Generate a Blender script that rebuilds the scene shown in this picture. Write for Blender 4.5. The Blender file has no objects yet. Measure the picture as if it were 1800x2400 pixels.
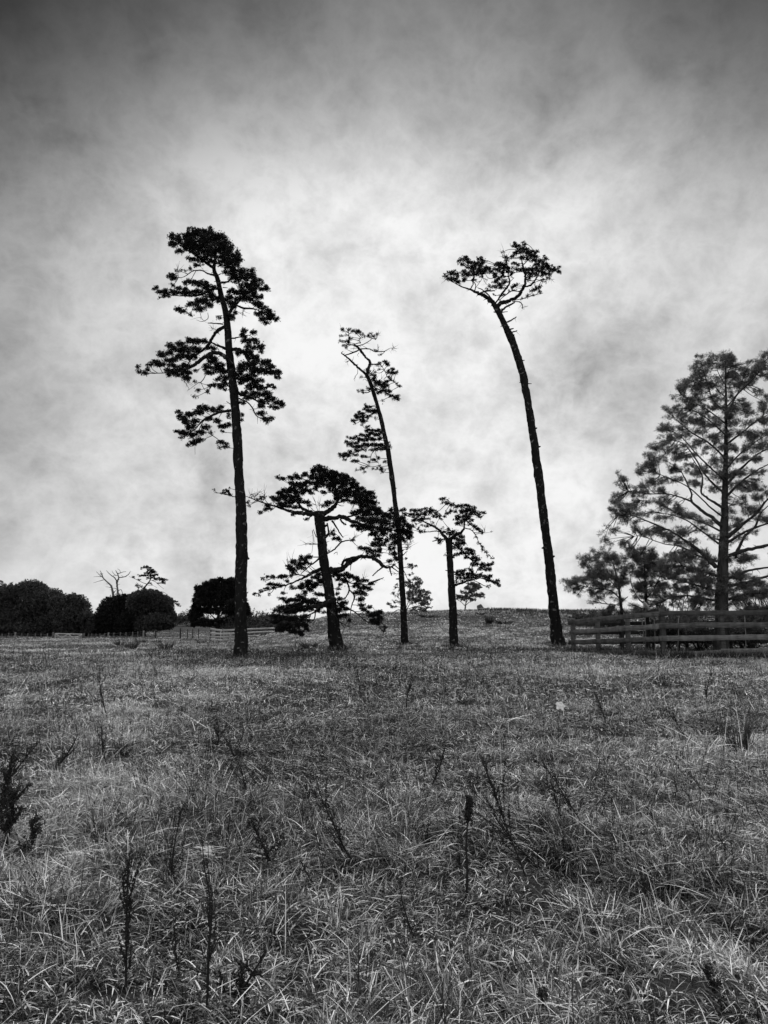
import bpy, math, random
import numpy as np
R = math.radians
rng = np.random.default_rng(7)
random.seed(7)
C = bpy.context.scene.collection

# ------------------------------------------------------------------ camera
FPX, CX, CY, HOR = 1733.0, 900.0, 1200.0, 1450.0     # focal length in photo pixels, horizon row
EYE = 1.6
PITCH = math.atan((HOR - CY) / FPX)
cam_d = bpy.data.cameras.new("camera")
cam_d.sensor_fit = 'VERTICAL'
cam_d.sensor_height = 36.0
cam_d.lens = 36.0 * FPX / 2400.0
cam_d.clip_start = 0.05
cam_d.clip_end = 9000
cam = bpy.data.objects.new("camera", cam_d)
C.objects.link(cam)
cam.location = (0, 0, EYE)
cam.rotation_euler = (R(90) + PITCH, 0, 0)
bpy.context.scene.camera = cam

# ------------------------------------------------------------------ world: overcast sky, bright break in the cloud behind the trees
SUN_EL, SUN_AZ = R(48), R(10)
w = bpy.data.worlds.new("World")
bpy.context.scene.world = w
w.use_nodes = True
nt = w.node_tree
for n in list(nt.nodes):
    nt.nodes.remove(n)
N = nt.nodes.new
L = nt.links.new
def M(op, a, b=None, c=None, tree=None):
    n = (tree or nt).nodes.new('ShaderNodeMath')
    n.operation = op
    for i, v in enumerate((a, b, c)):
        if v is None:
            continue
        if isinstance(v, (int, float)):
            n.inputs[i].default_value = v
        else:
            (tree or nt).links.new(v, n.inputs[i])
    return n.outputs[0]
tc = N('ShaderNodeTexCoord')
sep = N('ShaderNodeSeparateXYZ')
L(tc.outputs['Generated'], sep.inputs[0])
x, y, z = sep.outputs
az = M('ARCTAN2', x, y)
az = M('SUBTRACT', az, 0.05)
el = M('ARCSINE', z)
elp = M('MAXIMUM', el, 0.0)
u1 = M('MULTIPLY', M('MULTIPLY', M('MULTIPLY', az, az), 1.6), M('MULTIPLY_ADD', elp, 1.6, 1.0))
e2 = M('SMOOTH_MAX', M('SUBTRACT', elp, 0.49), 0.0, 0.12)
u2 = M('MULTIPLY', e2, 5.2)
glow = M('POWER', 2.71828, M('MULTIPLY', M('POWER', M('ADD', u1, u2), 1.5), -1.0))
# cloud deck: noise on the plane of the clouds
den = M('ADD', M('MAXIMUM', z, 0.0), 0.30)
comb = N('ShaderNodeCombineXYZ')
L(M('DIVIDE', x, den), comb.inputs[0])
L(M('DIVIDE', y, den), comb.inputs[1])
def noise(vec, scale, detail, rough, dist, off, sc=(1, 1, 1)):
    mp = N('ShaderNodeMapping')
    mp.inputs['Scale'].default_value = sc
    mp.inputs['Location'].default_value = off
    L(vec, mp.inputs[0])
    n = N('ShaderNodeTexNoise')
    n.inputs['Scale'].default_value = scale
    n.inputs['Detail'].default_value = detail
    n.inputs['Roughness'].default_value = rough
    n.inputs['Distortion'].default_value = dist
    L(mp.outputs[0], n.inputs['Vector'])
    return n.outputs['Fac']
n1 = noise(comb.outputs[0], 2.6, 10, 0.60, 0.2, (3.1, 1.7, 0))
n4 = noise(tc.outputs['Generated'], 19.0, 8, 0.62, 0.3, (2.2, 5.1, 4), (1, 1, 1.15))
n2 = noise(tc.outputs['Generated'], 7.0, 10, 0.60, 0.25, (9.2, 4.4, 2), (1, 1, 1.25))
n3 = noise(tc.outputs['Generated'], 4.2, 10, 0.55, 0.2, (0.4, 7.7, 1), (1, 1, 1.3))
cl = M('ADD', M('MULTIPLY', M('SUBTRACT', n1, 0.5), 0.8), M('MULTIPLY', M('SUBTRACT', n2, 0.5), 1.1))
cl = M('ADD', cl, M('MULTIPLY', M('SUBTRACT', n3, 0.5), 1.3))
cl = M('ADD', cl, M('MULTIPLY', M('SUBTRACT', 0.07, M('ABSOLUTE', M('SUBTRACT', n4, 0.5))), 1.3))
n5 = noise(tc.outputs['Generated'], 8.5, 8, 0.6, 0.2, (6.2, 1.1, 7), (1, 1, 1.1))
cl = M('ADD', cl, M('MULTIPLY', M('SUBTRACT', 0.07, M('ABSOLUTE', M('SUBTRACT', n5, 0.5))), 1.9))
# the larger cloud masses and rifts, each a soft direction in the sky broken up by the same noise
def cloud(px, py, rpx, amt):
    global cl
    d = np.array([(px - CX) / FPX, math.cos(PITCH) - (CY - py) / FPX * math.sin(PITCH), math.sin(PITCH) + (CY - py) / FPX * math.cos(PITCH)])
    d /= np.linalg.norm(d)
    v = N('ShaderNodeVectorMath'); v.operation = 'DOT_PRODUCT'
    L(tc.outputs['Generated'], v.inputs[0]); v.inputs[1].default_value = tuple(d)
    a = rpx / FPX
    q = M('ADD', v.outputs['Value'], M('MULTIPLY', M('SUBTRACT', n2, 0.5), a * a * 2.2))
    mr = N('ShaderNodeMapRange'); mr.interpolation_type = 'SMOOTHSTEP'
    L(q, mr.inputs[0])
    for i, val in enumerate((1 - a * a * .9, 1 - a * a * .02, 0.0, amt)):
        mr.inputs[1 + i].default_value = val
    cl = M('ADD', cl, mr.outputs[0])
for c_ in ((1420, 800, 200, -.36), (1400, 930, 150, -.15), (390, 500, 80, -.10), (1640, 300, 200, -.20), (60, 330, 260, -.18), (300, 930, 260, -.14), (1000, 1010, 260, -.10),
           (420, 1180, 200, -.12), (1450, 300, 120, .16), (560, 470, 130, .16), (200, 520, 130, .14), (820, 650, 200, .10), (1250, 520, 170, .10), (290, 1050, 150, .10), (1180, 780, 140, .06),
           (740, 700, 70, -.14), (1100, 520, 90, -.08), (1290, 1250, 150, -.05), (150, 780, 200, -.10)):
    cloud(*c_)
mod = M('MINIMUM', M('MAXIMUM', M('MULTIPLY_ADD', cl, 0.66, 1.10), 0.4), 1.4)
back = N('ShaderNodeMapRange'); back.interpolation_type = 'SMOOTHSTEP'
L(y, back.inputs[0])
for i, v in enumerate((0.15, -0.35, 0.0, 1.0)):
    back.inputs[1 + i].default_value = v
zen = N('ShaderNodeMapRange'); zen.interpolation_type = 'SMOOTHSTEP'
L(z, zen.inputs[0])
for i, v in enumerate((0.78, 1.0, 0.0, 1.0)):
    zen.inputs[1 + i].default_value = v
floor_l = M('ADD', M('MULTIPLY', back.outputs[0], 0.60), M('MULTIPLY', zen.outputs[0], 1.3))
lum = M('SMOOTH_MIN', M('MULTIPLY', M('ADD', M('MULTIPLY', glow, 7.2), M('MULTIPLY_ADD', floor_l, 10.0, 0.05)), mod), 9.2, 0.8)
sky = N('ShaderNodeTexSky')
sky.sky_type = 'NISHITA'
sky.sun_disc = False
sky.sun_elevation = SUN_EL
sky.sun_rotation = SUN_AZ
sky.air_density = 1.0
sky.dust_density = 3.0
bw = N('ShaderNodeRGBToBW')
L(sky.outputs[0], bw.inputs[0])
tot = M('ADD', lum, M('MULTIPLY', bw.outputs[0], 0.012))
bg = N('ShaderNodeBackground')
L(tot, bg.inputs['Color'])
bg.inputs['Strength'].default_value = 0.1
out = N('ShaderNodeOutputWorld')
L(bg.outputs[0], out.inputs[0])
w.cycles.sampling_method = 'MANUAL'
w.cycles.sample_map_resolution = 512

sun_d = bpy.data.lights.new("sun", 'SUN')
sun_d.energy = 2.3
sun_d.angle = R(10)
sun_d.color = (1, 1, 1)
sun = bpy.data.objects.new("sun", sun_d)
C.objects.link(sun)
sun.rotation_euler = (-(R(90) - SUN_EL), 0, -SUN_AZ)
vs = bpy.context.scene.view_settings
vs.view_transform = 'Standard'
vs.look = 'None'
vs.exposure = 0.0
vs.gamma = 1.0
cyc = bpy.context.scene.cycles
cyc.max_bounces = 5
cyc.diffuse_bounces = 3
cyc.glossy_bounces = 1
cyc.transmission_bounces = 3
cyc.transparent_max_bounces = 4

# ------------------------------------------------------------------ helpers
SP, CP = math.sin(PITCH), math.cos(PITCH)
def P(px, py, Y):
    """world point seen at photo pixel (px, py) standing at depth Y"""
    a = (px - CX) / FPX
    b = (CY - py) / FPX
    fy = CP - b * SP
    fz = SP + b * CP
    return np.array([a * Y / fy, Y, EYE + fz * Y / fy])

def hash2(ix, iy, s):
    h = np.sin(ix * 127.1 + iy * 311.7 + s * 74.7) * 43758.5453
    return h - np.floor(h)
def vnoise(x, y, s=0.0):
    ix, iy = np.floor(x), np.floor(y)
    fx, fy = x - ix, y - iy
    fx = fx * fx * (3 - 2 * fx); fy = fy * fy * (3 - 2 * fy)
    a = hash2(ix, iy, s); b = hash2(ix + 1, iy, s); c = hash2(ix, iy + 1, s); d = hash2(ix + 1, iy + 1, s)
    return (a * (1 - fx) + b * fx) * (1 - fy) + (c * (1 - fx) + d * fx) * fy
AX = [-3000, 440, 640, 850, 1050, 1150, 1300, 1500, 1800, 2600, 6000]
AZ = [1.2, 1.6, 1.8, 2.2, 2.6, 2.65, 2.45, 2.4, 2.2, 1.6, 1.0]
LY = [0, 30, 50, 75, 95, 130, 150, 200, 250, 400, 700]
LZ = [0, 0, -.28, -.72, -1.0, -1.85, -1.75, -.4, .75, .4, 0]
def terrain(x, y):
    x = np.asarray(x, float); y = np.asarray(y, float)
    a = CX + FPX * x / np.maximum(y, 18.0)
    h = np.interp(a, AX, AZ)
    t = np.clip((y - 33.0) / 60.0, 0, 1)
    s = t * t * (3 - 2 * t)
    t2 = np.clip((y - 97.0) / 60.0, 0, 1)
    s = s * (1 - t2 * t2 * (3 - 2 * t2))
    wl = np.clip((810 - a) / 260.0, 0, 1); wl = wl * wl * (3 - 2 * wl)
    left = np.interp(y, LY, LZ)
    near = np.clip(1 - y / 160.0, 0, 1)
    b = (vnoise(x * 0.16, y * 0.16, 3) - 0.5) * 0.16 + (vnoise(x * 0.75, y * 0.75, 5) - 0.5) * 0.10 + (vnoise(x * 2.1, y * 2.1, 8) - 0.5) * 0.05
    tus = (vnoise(x * 2.5, y * 2.5, 17) - .5) * .13 * np.clip(1 - y / 45.0, 0, 1)
    return h * s * (1 - wl) + left * wl + (b + tus) * near
def ground_at(px, py):
    """walk the ray through a pixel down to the ground"""
    ys = np.linspace(2.0, 170, 7000)
    a = (px - CX) / FPX
    b = (CY - py) / FPX
    fy = CP - b * SP; fz = SP + b * CP
    X = a * ys / fy; Z = EYE + fz * ys / fy
    hit = np.nonzero(Z <= terrain(X, ys))[0]
    i = hit[0] if len(hit) else -1
    return float(X[i]), float(ys[i]), float(terrain(X[i], ys[i]))

class MB:
    """collects numpy pieces and links them as one mesh object"""
    def __init__(s):
        s.v = []; s.f = []; s.n = 0; s.t = []
    def add(s, verts, faces, tone=None):
        verts = np.asarray(verts, float).reshape(-1, 3)
        faces = np.asarray(faces, int)
        s.v.append(verts)
        s.f.append(faces + s.n)
        s.n += len(verts)
        s.t.append(np.full(len(verts), 0.5) if tone is None else np.asarray(tone, float))
    def box(s, c, ax, ay, az):
        """centre and three half-axis vectors"""
        c, ax, ay, az = map(np.asarray, (c, ax, ay, az))
        v = [c + i * ax + j * ay + k * az for i in (-1, 1) for j in (-1, 1) for k in (-1, 1)]
        s.add(v, [(0, 1, 3, 2), (4, 6, 7, 5), (0, 4, 5, 1), (2, 3, 7, 6), (0, 2, 6, 4), (1, 5, 7, 3)])
    def build(s, name, mat, parent=None, smooth=False, tone=False):
        me = bpy.data.meshes.new(name)
        if s.v:
            V = np.concatenate(s.v)
            if parent is not None:
                V = V - np.array(parent.location)
            tri = [f for f in s.f if len(f)]
            me.vertices.add(len(V))
            me.vertices.foreach_set('co', V.ravel().astype(np.float32))
            loops = np.concatenate([f.ravel() for f in tri])
            sizes = np.concatenate([np.full(len(f), f.shape[1]) for f in tri])
            starts = np.concatenate([[0], np.cumsum(sizes)[:-1]])
            me.loops.add(len(loops))
            me.loops.foreach_set('vertex_index', loops.astype(np.int32))
            me.polygons.add(len(sizes))
            me.polygons.foreach_set('loop_start', starts.astype(np.int32))
            try:
                me.polygons.foreach_set('loop_total', sizes.astype(np.int32))
            except Exception:
                pass
            if smooth:
                me.polygons.foreach_set('use_smooth', np.ones(len(sizes), dtype=bool))
            if tone:
                a = me.attributes.new('tone', 'FLOAT', 'POINT')
                a.data.foreach_set('value', np.concatenate(s.t).astype(np.float32))
            me.update(calc_edges=True)
            me.validate()
        me.materials.append(mat)
        o = bpy.data.objects.new(name, me)
        C.objects.link(o)
        if parent is not None:
            o.parent = parent
        return o

def tag(o, label=None, cat=None, group=None, kind=None):
    if label: o['label'] = label
    if cat: o['category'] = cat
    if group: o['group'] = group
    if kind: o['kind'] = kind
    return o
def empty(name, loc, label, cat, group=None):
    o = bpy.data.objects.new(name, None)
    o.empty_display_size = 0.3
    C.objects.link(o)
    o.location = tuple(float(q) for q in loc)
    return tag(o, label, cat, group)

def smooth_path(pts, rad, n=6):
    pts = np.asarray(pts, float); rad = np.asarray(rad, float)
    if len(pts) < 2:
        return pts, rad
    A = np.vstack([2 * pts[0] - pts[1], pts, 2 * pts[-1] - pts[-2]])
    outp, outr = [], []
    for i in range(len(pts) - 1):
        p0, p1, p2, p3 = A[i:i + 4]
        for k in range(n):
            t = k / n
            outp.append(0.5 * ((2 * p1) + (-p0 + p2) * t + (2 * p0 - 5 * p1 + 4 * p2 - p3) * t * t + (-p0 + 3 * p1 - 3 * p2 + p3) * t ** 3))
            outr.append(rad[i] * (1 - t) + rad[i + 1] * t)
    outp.append(pts[-1]); outr.append(rad[-1])
    return np.array(outp), np.array(outr)

def tube(mb, pts, rad, sides=8, rough=0.0, seed=0):
    pts = np.asarray(pts, float); rad = np.asarray(rad, float)
    n = len(pts)
    if n < 2:
        return
    T = np.gradient(pts, axis=0)
    T /= np.maximum(np.linalg.norm(T, axis=1, keepdims=True), 1e-9)
    ref = np.array([0.0, 1.0, 0.0]) if abs(T[0][1]) < 0.9 else np.array([1.0, 0, 0])
    U = np.cross(T, ref); U /= np.maximum(np.linalg.norm(U, axis=1, keepdims=True), 1e-9)
    W = np.cross(T, U)
    a = np.linspace(0, 2 * math.pi, sides, endpoint=False)
    rr = np.repeat(rad[:, None], sides, 1)
    if rough:
        s = np.concatenate([[0], np.cumsum(np.linalg.norm(np.diff(pts, axis=0), axis=1))])
        ca, sa = np.cos(a)[None], np.sin(a)[None]
        nn = vnoise(s[:, None] * 2.3 + ca * 1.2 + seed, sa * 1.2 + s[:, None] * .7, seed) - .5
        n2_ = vnoise(s[:, None] * 7 + ca * 3.5, sa * 3.5 + seed * 3, seed + 2) - .5
        n3_ = vnoise(a[None] * 2.9 + s[:, None] * .4, s[:, None] * 1.6, seed + 5) - .5
        rr = rr * (1 + rough * (nn * 1.1 + n2_ * .8 + n3_ * .8))
    V = pts[:, None] + rr[..., None] * (np.cos(a)[None, :, None] * U[:, None] + np.sin(a)[None, :, None] * W[:, None])
    idx = np.arange(n * sides).reshape(n, sides)
    i0 = idx[:-1]; i1 = idx[1:]
    F = np.stack([i0, np.roll(i0, -1, 1), np.roll(i1, -1, 1), i1], -1).reshape(-1, 4)
    base = mb.n
    mb.add(V.reshape(-1, 3), F)
    # caps
    for ring, p in ((idx[0][::-1], pts[0]), (idx[-1], pts[-1])):
        k = mb.n
        mb.add([p], np.zeros((0, 3), int))
        f = np.stack([ring, np.roll(ring, -1), np.zeros(sides, int)], -1) + base
        f[:, 2] = k
        mb.f.append(f)

def unit(v):
    return v / np.maximum(np.linalg.norm(v, axis=-1, keepdims=True), 1e-9)

def tufts(mb, cen, dirs, n, length, width, spread=1.0, tone=None):
    """pine needle brushes: n narrow triangles leaving each centre around its direction"""
    cen = np.asarray(cen); k = len(cen)
    if not k:
        return
    d = unit(dirs[:, None] + rng.normal(0, spread, (k, n, 3)))
    ln = length * rng.uniform(0.6, 1.15, (k, n, 1))
    side = unit(np.cross(d, rng.normal(0, 1, (k, n, 3))))
    b = cen[:, None] + d * ln * 0.05
    tip = cen[:, None] + d * ln
    wv = side * width * rng.uniform(0.6, 1.2, (k, n, 1)) * .5
    mid = cen[:, None] + d * ln * .55
    V = np.stack([b, mid - wv, tip, mid + wv], 2).reshape(-1, 3)
    m = k * n
    F = np.arange(m * 4).reshape(m, 4)
    t = np.repeat(rng.uniform(0, 1, k) if tone is None else tone, n * 4)
    mb.add(V, F, t)

# ------------------------------------------------------------------ materials (the photograph is black and white, so every colour is grey)
def mat(name, build):
    m = bpy.data.materials.new(name)
    m.use_nodes = True
    t = m.node_tree
    for n in list(t.nodes):
        t.nodes.remove(n)
    o = t.nodes.new('ShaderNodeOutputMaterial')
    build(t, o)
    return m
def ramp(t, fac, stops):
    r = t.nodes.new('ShaderNodeValToRGB')
    e = r.color_ramp.elements
    while len(e) > 1:
        e.remove(e[-1])
    e[0].position = stops[0][0]; e[0].color = (stops[0][1],) * 3 + (1,)
    for p, v in stops[1:]:
        q = e.new(p); q.color = (v, v, v, 1)
    t.links.new(fac, r.inputs[0])
    return r.outputs[0]
def tnoise(t, scale, detail=5, rough=.6, stretch=None, kind='Object', dist=0.0):
    c = t.nodes.new('ShaderNodeTexCoord')
    n = t.nodes.new('ShaderNodeTexNoise')
    n.inputs['Scale'].default_value = scale
    n.inputs['Detail'].default_value = detail
    n.inputs['Roughness'].default_value = rough
    n.inputs['Distortion'].default_value = dist
    v = c.outputs[kind]
    if stretch:
        mp = t.nodes.new('ShaderNodeMapping')
        mp.inputs['Scale'].default_value = stretch
        t.links.new(v, mp.inputs[0]); v = mp.outputs[0]
    t.links.new(v, n.inputs['Vector'])
    return n.outputs['Fac']
def bark(lo, hi, lichen=0.0, bump=.6, sc=1.0):
    def f(t, o):
        p = t.nodes.new('ShaderNodeBsdfPrincipled')
        a = tnoise(t, 9 * sc, 6, .65, (1, 1, .22), dist=.6)
        col = ramp(t, a, [(.32, lo), (.55, (lo + hi) / 2), (.72, hi)])
        if lichen:
            b = tnoise(t, 5.0 * sc, 5, .7)
            k = ramp(t, b, [(.59, 0), (.65, 1)])
            mx = t.nodes.new('ShaderNodeMixRGB')
            t.links.new(k, mx.inputs[0]); t.links.new(col, mx.inputs[1])
            mx.inputs[2].default_value = (lichen,) * 3 + (1,)
            col = mx.outputs[0]
        t.links.new(col, p.inputs['Base Color'])
        p.inputs['Roughness'].default_value = .95
        p.inputs['Specular IOR Level'].default_value = .15
        bm = t.nodes.new('ShaderNodeBump'); bm.inputs['Strength'].default_value = bump
        bm.inputs['Distance'].default_value = .04
        t.links.new(a, bm.inputs['Height']); t.links.new(bm.outputs[0], p.inputs['Normal'])
        t.links.new(p.outputs[0], o.inputs[0])
    return f
def leafy(lo, hi, trans=.25, rough=.6, spec=.25, curve=1.0):
    def f(t, o):
        at = t.nodes.new('ShaderNodeAttribute'); at.attribute_name = 'tone'
        col = ramp(t, at.outputs['Fac'], [(0, lo), (1, hi)]) if not isinstance(lo, list) else ramp(t, at.outputs['Fac'], lo)
        p = t.nodes.new('ShaderNodeBsdfPrincipled')
        t.links.new(col, p.inputs['Base Color'])
        p.inputs['Roughness'].default_value = rough
        p.inputs['Specular IOR Level'].default_value = spec
        tr = t.nodes.new('ShaderNodeBsdfTranslucent')
        t.links.new(col, tr.inputs['Color'])
        mx = t.nodes.new('ShaderNodeMixShader'); mx.inputs[0].default_value = trans
        t.links.new(p.outputs[0], mx.inputs[1]); t.links.new(tr.outputs[0], mx.inputs[2])
        t.links.new(mx.outputs[0], o.inputs[0])
    return f
def timber(lo, hi):
    def f(t, o):
        p = t.nodes.new('ShaderNodeBsdfPrincipled')
        a = tnoise(t, 3.0, 7, .7, (1, 1, 6), dist=.4)
        s = tnoise(t, 4.5, 4, .6, (1, 1, .15))
        m = M('MULTIPLY', a, M('MULTIPLY_ADD', s, 1.3, .35, tree=t), tree=t)
        oi = t.nodes.new('ShaderNodeObjectInfo')
        m = M('MULTIPLY', m, M('MULTIPLY_ADD', oi.outputs['Random'], .5, .75, tree=t), tree=t)
        col = ramp(t, m, [(.22, lo), (.5, (lo + hi) * .5), (.8, hi)])
        t.links.new(col, p.inputs['Base Color'])
        p.inputs['Roughness'].default_value = .9
        p.inputs['Specular IOR Level'].default_value = .2
        bm = t.nodes.new('ShaderNodeBump'); bm.inputs['Strength'].default_value = .4
        bm.inputs['Distance'].default_value = .01
        t.links.new(a, bm.inputs['Height']); t.links.new(bm.outputs[0], p.inputs['Normal'])
        t.links.new(p.outputs[0], o.inputs[0])
    return f
def plain(v, rough=.8):
    def f(t, o):
        p = t.nodes.new('ShaderNodeBsdfPrincipled')
        a = tnoise(t, 14, 4, .6)
        t.links.new(ramp(t, a, [(.3, v * .7), (.7, min(1, v * 1.25))]), p.inputs['Base Color'])
        p.inputs['Roughness'].default_value = rough
        t.links.new(p.outputs[0], o.inputs[0])
    return f
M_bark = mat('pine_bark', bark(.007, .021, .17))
M_conbark = mat('conifer_bark', bark(.025, .075, 0))
M_barkdark = mat('dark_bark', bark(.012, .04, 0))
M_dead = mat('bare_dead_wood', bark(.10, .22, 0, .3))
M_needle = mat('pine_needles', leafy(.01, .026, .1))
M_cyp = mat('feathery_foliage', leafy(.07, .22, .35))
M_broad = mat('broad_leaves', leafy(.03, .11, .22))
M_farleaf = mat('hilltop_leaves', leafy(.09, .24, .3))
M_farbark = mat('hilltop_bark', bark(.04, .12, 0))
M_twig = mat('twig_bark', plain(.03, .9))
M_rail = mat('weathered_rail', timber(.025, .21))
M_raildark = mat('dark_rail', timber(.02, .09))
M_batten = mat('grey_batten', timber(.08, .28))
M_post = mat('weathered_post', timber(.03, .16))
M_pale = mat('sawn_pale_timber', timber(.22, .6))
M_weed = mat('dry_weed', plain(.014, .9))
M_wire = mat('fence_wire', plain(.10, .5))
# ------------------------------------------------------------------ ground
def gmat(t, o):
    p = t.nodes.new('ShaderNodeBsdfPrincipled')
    a = tnoise(t, .9, 8, .7)
    b = tnoise(t, .07, 5, .6, (1, 2.5, 1))
    c = tnoise(t, 14, 6, .75, (1, 1.6, 1))
    m = M('ADD', M('MULTIPLY', a, .35, tree=t), M('ADD', M('MULTIPLY', b, .35, tree=t), M('MULTIPLY', c, .3, tree=t), tree=t), tree=t)
    t.links.new(ramp(t, m, [(.36, .01), (.47, .035), (.6, .09)]), p.inputs['Base Color'])
    p.inputs['Roughness'].default_value = 1
    p.inputs['Specular IOR Level'].default_value = .1
    bm = t.nodes.new('ShaderNodeBump'); bm.inputs['Strength'].default_value = .8
    bm.inputs['Distance'].default_value = .08
    t.links.new(c, bm.inputs['Height']); t.links.new(bm.outputs[0], p.inputs['Normal'])
    t.links.new(p.outputs[0], o.inputs[0])
M_ground = mat('meadow_soil', gmat)
def make_ground():
    xs = 8 * np.sinh(np.linspace(-6.5, 6.5, 560))
    ys = 8 * np.sinh(np.linspace(-1.9, 6.6, 760))
    X, Yv = np.meshgrid(xs, ys)
    Z = terrain(X, Yv) - .01
    V = np.stack([X, Yv, Z], -1).reshape(-1, 3)
    n, m = X.shape
    idx = np.arange(n * m).reshape(n, m)
    F = np.stack([idx[:-1, :-1], idx[:-1, 1:], idx[1:, 1:], idx[1:, :-1]], -1).reshape(-1, 4)
    mb = MB(); mb.add(V, F)
    tag(mb.build('ground', M_ground, None, True), kind='structure')
make_ground()

# distant hill seen through the gap between the left trees
def make_hill():
    mb = MB()
    xs = np.linspace(-900, 100, 90); ys = np.linspace(900, 1500, 30)
    X, Yv = np.meshgrid(xs, ys)
    px = CX + FPX * X / Yv
    prof = np.interp(px, [-900, -200, 120, 170, 215, 260, 420, 700], [2, 9, 7.5, 6, 8.2, 6.5, 1.2, -3])
    ph = np.sin(np.clip((Yv - 900) / 600, 0, 1) * math.pi)
    Z = (prof + vnoise(X * .02, Yv * .02, 2) * 1.5) * ph * 1.05 - 3 * (1 - ph)
    idx = np.arange(X.size).reshape(X.shape)
    F = np.stack([idx[:-1, :-1], idx[:-1, 1:], idx[1:, 1:], idx[1:, :-1]], -1).reshape(-1, 4)
    mb.add(np.stack([X, Yv, Z], -1).reshape(-1, 3), F)
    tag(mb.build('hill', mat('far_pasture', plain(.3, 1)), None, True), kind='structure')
make_hill()

# ------------------------------------------------------------------ grass
def grass_zone(mb, y0, y1, dens, lmin, lmax, wmin, wmax, segs, cell, margin=2.0, flat=.5, mk=.42):
    area = 1.10 * (y1 * y1 - y0 * y0) / 2 + 2 * margin * (y1 - y0)
    n = int(area * dens)
    Y = np.sqrt(rng.uniform(y0 * y0, y1 * y1, n))
    half = .55 * Y + margin
    X = rng.uniform(-1, 1, n) * half
    # tussocks: blades splay from jittered clump centres
    cx_ = np.floor(X / cell); cy_ = np.floor(Y / cell)
    ccx = (cx_ + .5 + (hash2(cx_, cy_, 1) - .5) * .9) * cell
    ccy = (cy_ + .5 + (hash2(cx_, cy_, 2) - .5) * .9) * cell
    pull = rng.uniform(0, .55, n) * (hash2(cx_, cy_, 3) > .35)
    X = X + (ccx - X) * pull; Y = Y + (ccy - Y) * pull
    big = vnoise(X * .55, Y * .55, 11)
    mid = vnoise(X * 1.7, Y * 1.7, 12)
    keep = rng.uniform(0, 1, n) < np.clip((mid * .7 + .3 * hash2(cx_, cy_, 6) - .16) * 3.0, mk, 1)
    X, Y, big, mid, ccx, ccy, cx_, cy_ = [q[keep] for q in (X, Y, big, mid, ccx, ccy, cx_, cy_)]
    n = len(X)
    Z = terrain(X, Y)
    out = np.arctan2(Y - ccy, X - ccx)
    wind = (vnoise(X * .9, Y * .9, 21) * 2 - 1) * 2.6 + 1.0
    ang = np.where(rng.uniform(0, 1, n) < .45, out, wind) + rng.normal(0, 1.25, n)
    isflat = rng.uniform(0, 1, n) < flat
    ln = rng.uniform(lmin, lmax, n) * (.4 + 1.05 * mid) * np.where(rng.uniform(0, 1, n) < .06, 1.7, 1)
    lean = np.where(isflat, rng.uniform(.95, 1.5, n), rng.uniform(.1, 1.0, n))
    curl = rng.uniform(.0, .9, n)
    wd = rng.uniform(wmin, wmax, n)
    base = np.stack([X, Y, Z + np.where(isflat, rng.uniform(0, 1.0, n) * (.25 + 1.1 * mid) * lmax * .42, -.01)], -1)
    hd = np.stack([np.cos(ang), np.sin(ang), np.zeros(n)], -1)
    side = np.stack([-np.sin(ang), np.cos(ang), rng.normal(0, .5, n)], -1)
    side = unit(side)
    kinkat = rng.uniform(0, 1, n)
    p = base.copy(); th = lean.copy()
    rings = []
    for k in range(segs + 1):
        f = k / segs
        wk = wd * (1 - f ** 1.8) * .5 + (.0004 if k < segs else 0)
        rings.append((p - side * wk[:, None], p + side * wk[:, None]))
        th = lean + curl * (f + 1 / segs) ** 1.3 + np.where((kinkat > .7) & (f > kinkat - .3), 1.2, 0)
        th = np.minimum(th, 2.0)
        d = hd * np.sin(th)[:, None] + np.array([0, 0, 1.0]) * np.cos(th)[:, None]
        p = p + d * (ln / segs)[:, None]
    V = np.stack([q for r in rings for q in r], 1)       # n, 2*(segs+1), 3
    nv = 2 * (segs + 1)
    b = (np.arange(n) * nv)[:, None]
    F = np.concatenate([np.concatenate([b + 2 * k, b + 2 * k + 1, b + 2 * k + 3, b + 2 * k + 2], 1) for k in range(segs)], 0)
    # tone of each blade: green (darker) to bleached straw, changing over the field
    fieldt = vnoise(X * .22, Y * .22, 31) * .5 + vnoise(X * .8, Y * .8, 32) * .35 + big * .15
    cl = hash2(cx_, cy_, 9)
    u_ = rng.uniform(0, 1, n)
    own = np.where(u_ < .58, rng.uniform(-.2, .05, n), np.where(u_ < .80, rng.uniform(.05, .4, n), rng.uniform(.5, 1.05, n)))
    tone = np.clip(.12 + 1.25 * (fieldt - .43) + .3 * (cl - .5) + own * np.where(Y > 30, .45, 1) + np.where(Y > 30, .1, 0), 0, 1)
    mb.add(V.reshape(-1, 3), F, np.repeat(tone, nv))
M_grass = mat('meadow_grass', leafy([(0, .012), (.25, .075), (.55, .36), (1, .95)], None, .2, .45, .45))
GQ = 1.0
mb = MB()
grass_zone(mb, 2.4, 9, 2600, .05, .13, .0025, .006, 2, .3, flat=1.0, mk=1.0)
grass_zone(mb, 2.4, 7, 7500 * GQ, .06, .22, .0028, .0068, 4, .45)
grass_zone(mb, 2.5, 8, 110, .18, .36, .003, .0062, 6, .6, flat=.4)
grass_zone(mb, 8, 15, 50, .18, .38, .005, .009, 4, .7, flat=.4)
grass_zone(mb, 7, 14, 2800 * GQ, .07, .20, .005, .0095, 3, .5)
grass_zone(mb, 8, 26, 8, .3, .55, .004, .007, 4, .5, flat=.2)
grass_zone(mb, 14, 34, 620 * GQ, .08, .21, .010, .019, 2, .6)
grass_zone(mb, 34, 62, 110 * GQ, .07, .19, .022, .04, 2, .9)
grass_zone(mb, 62, 105, 34 * GQ, .08, .2, .04, .07, 1, 1.2)
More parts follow.
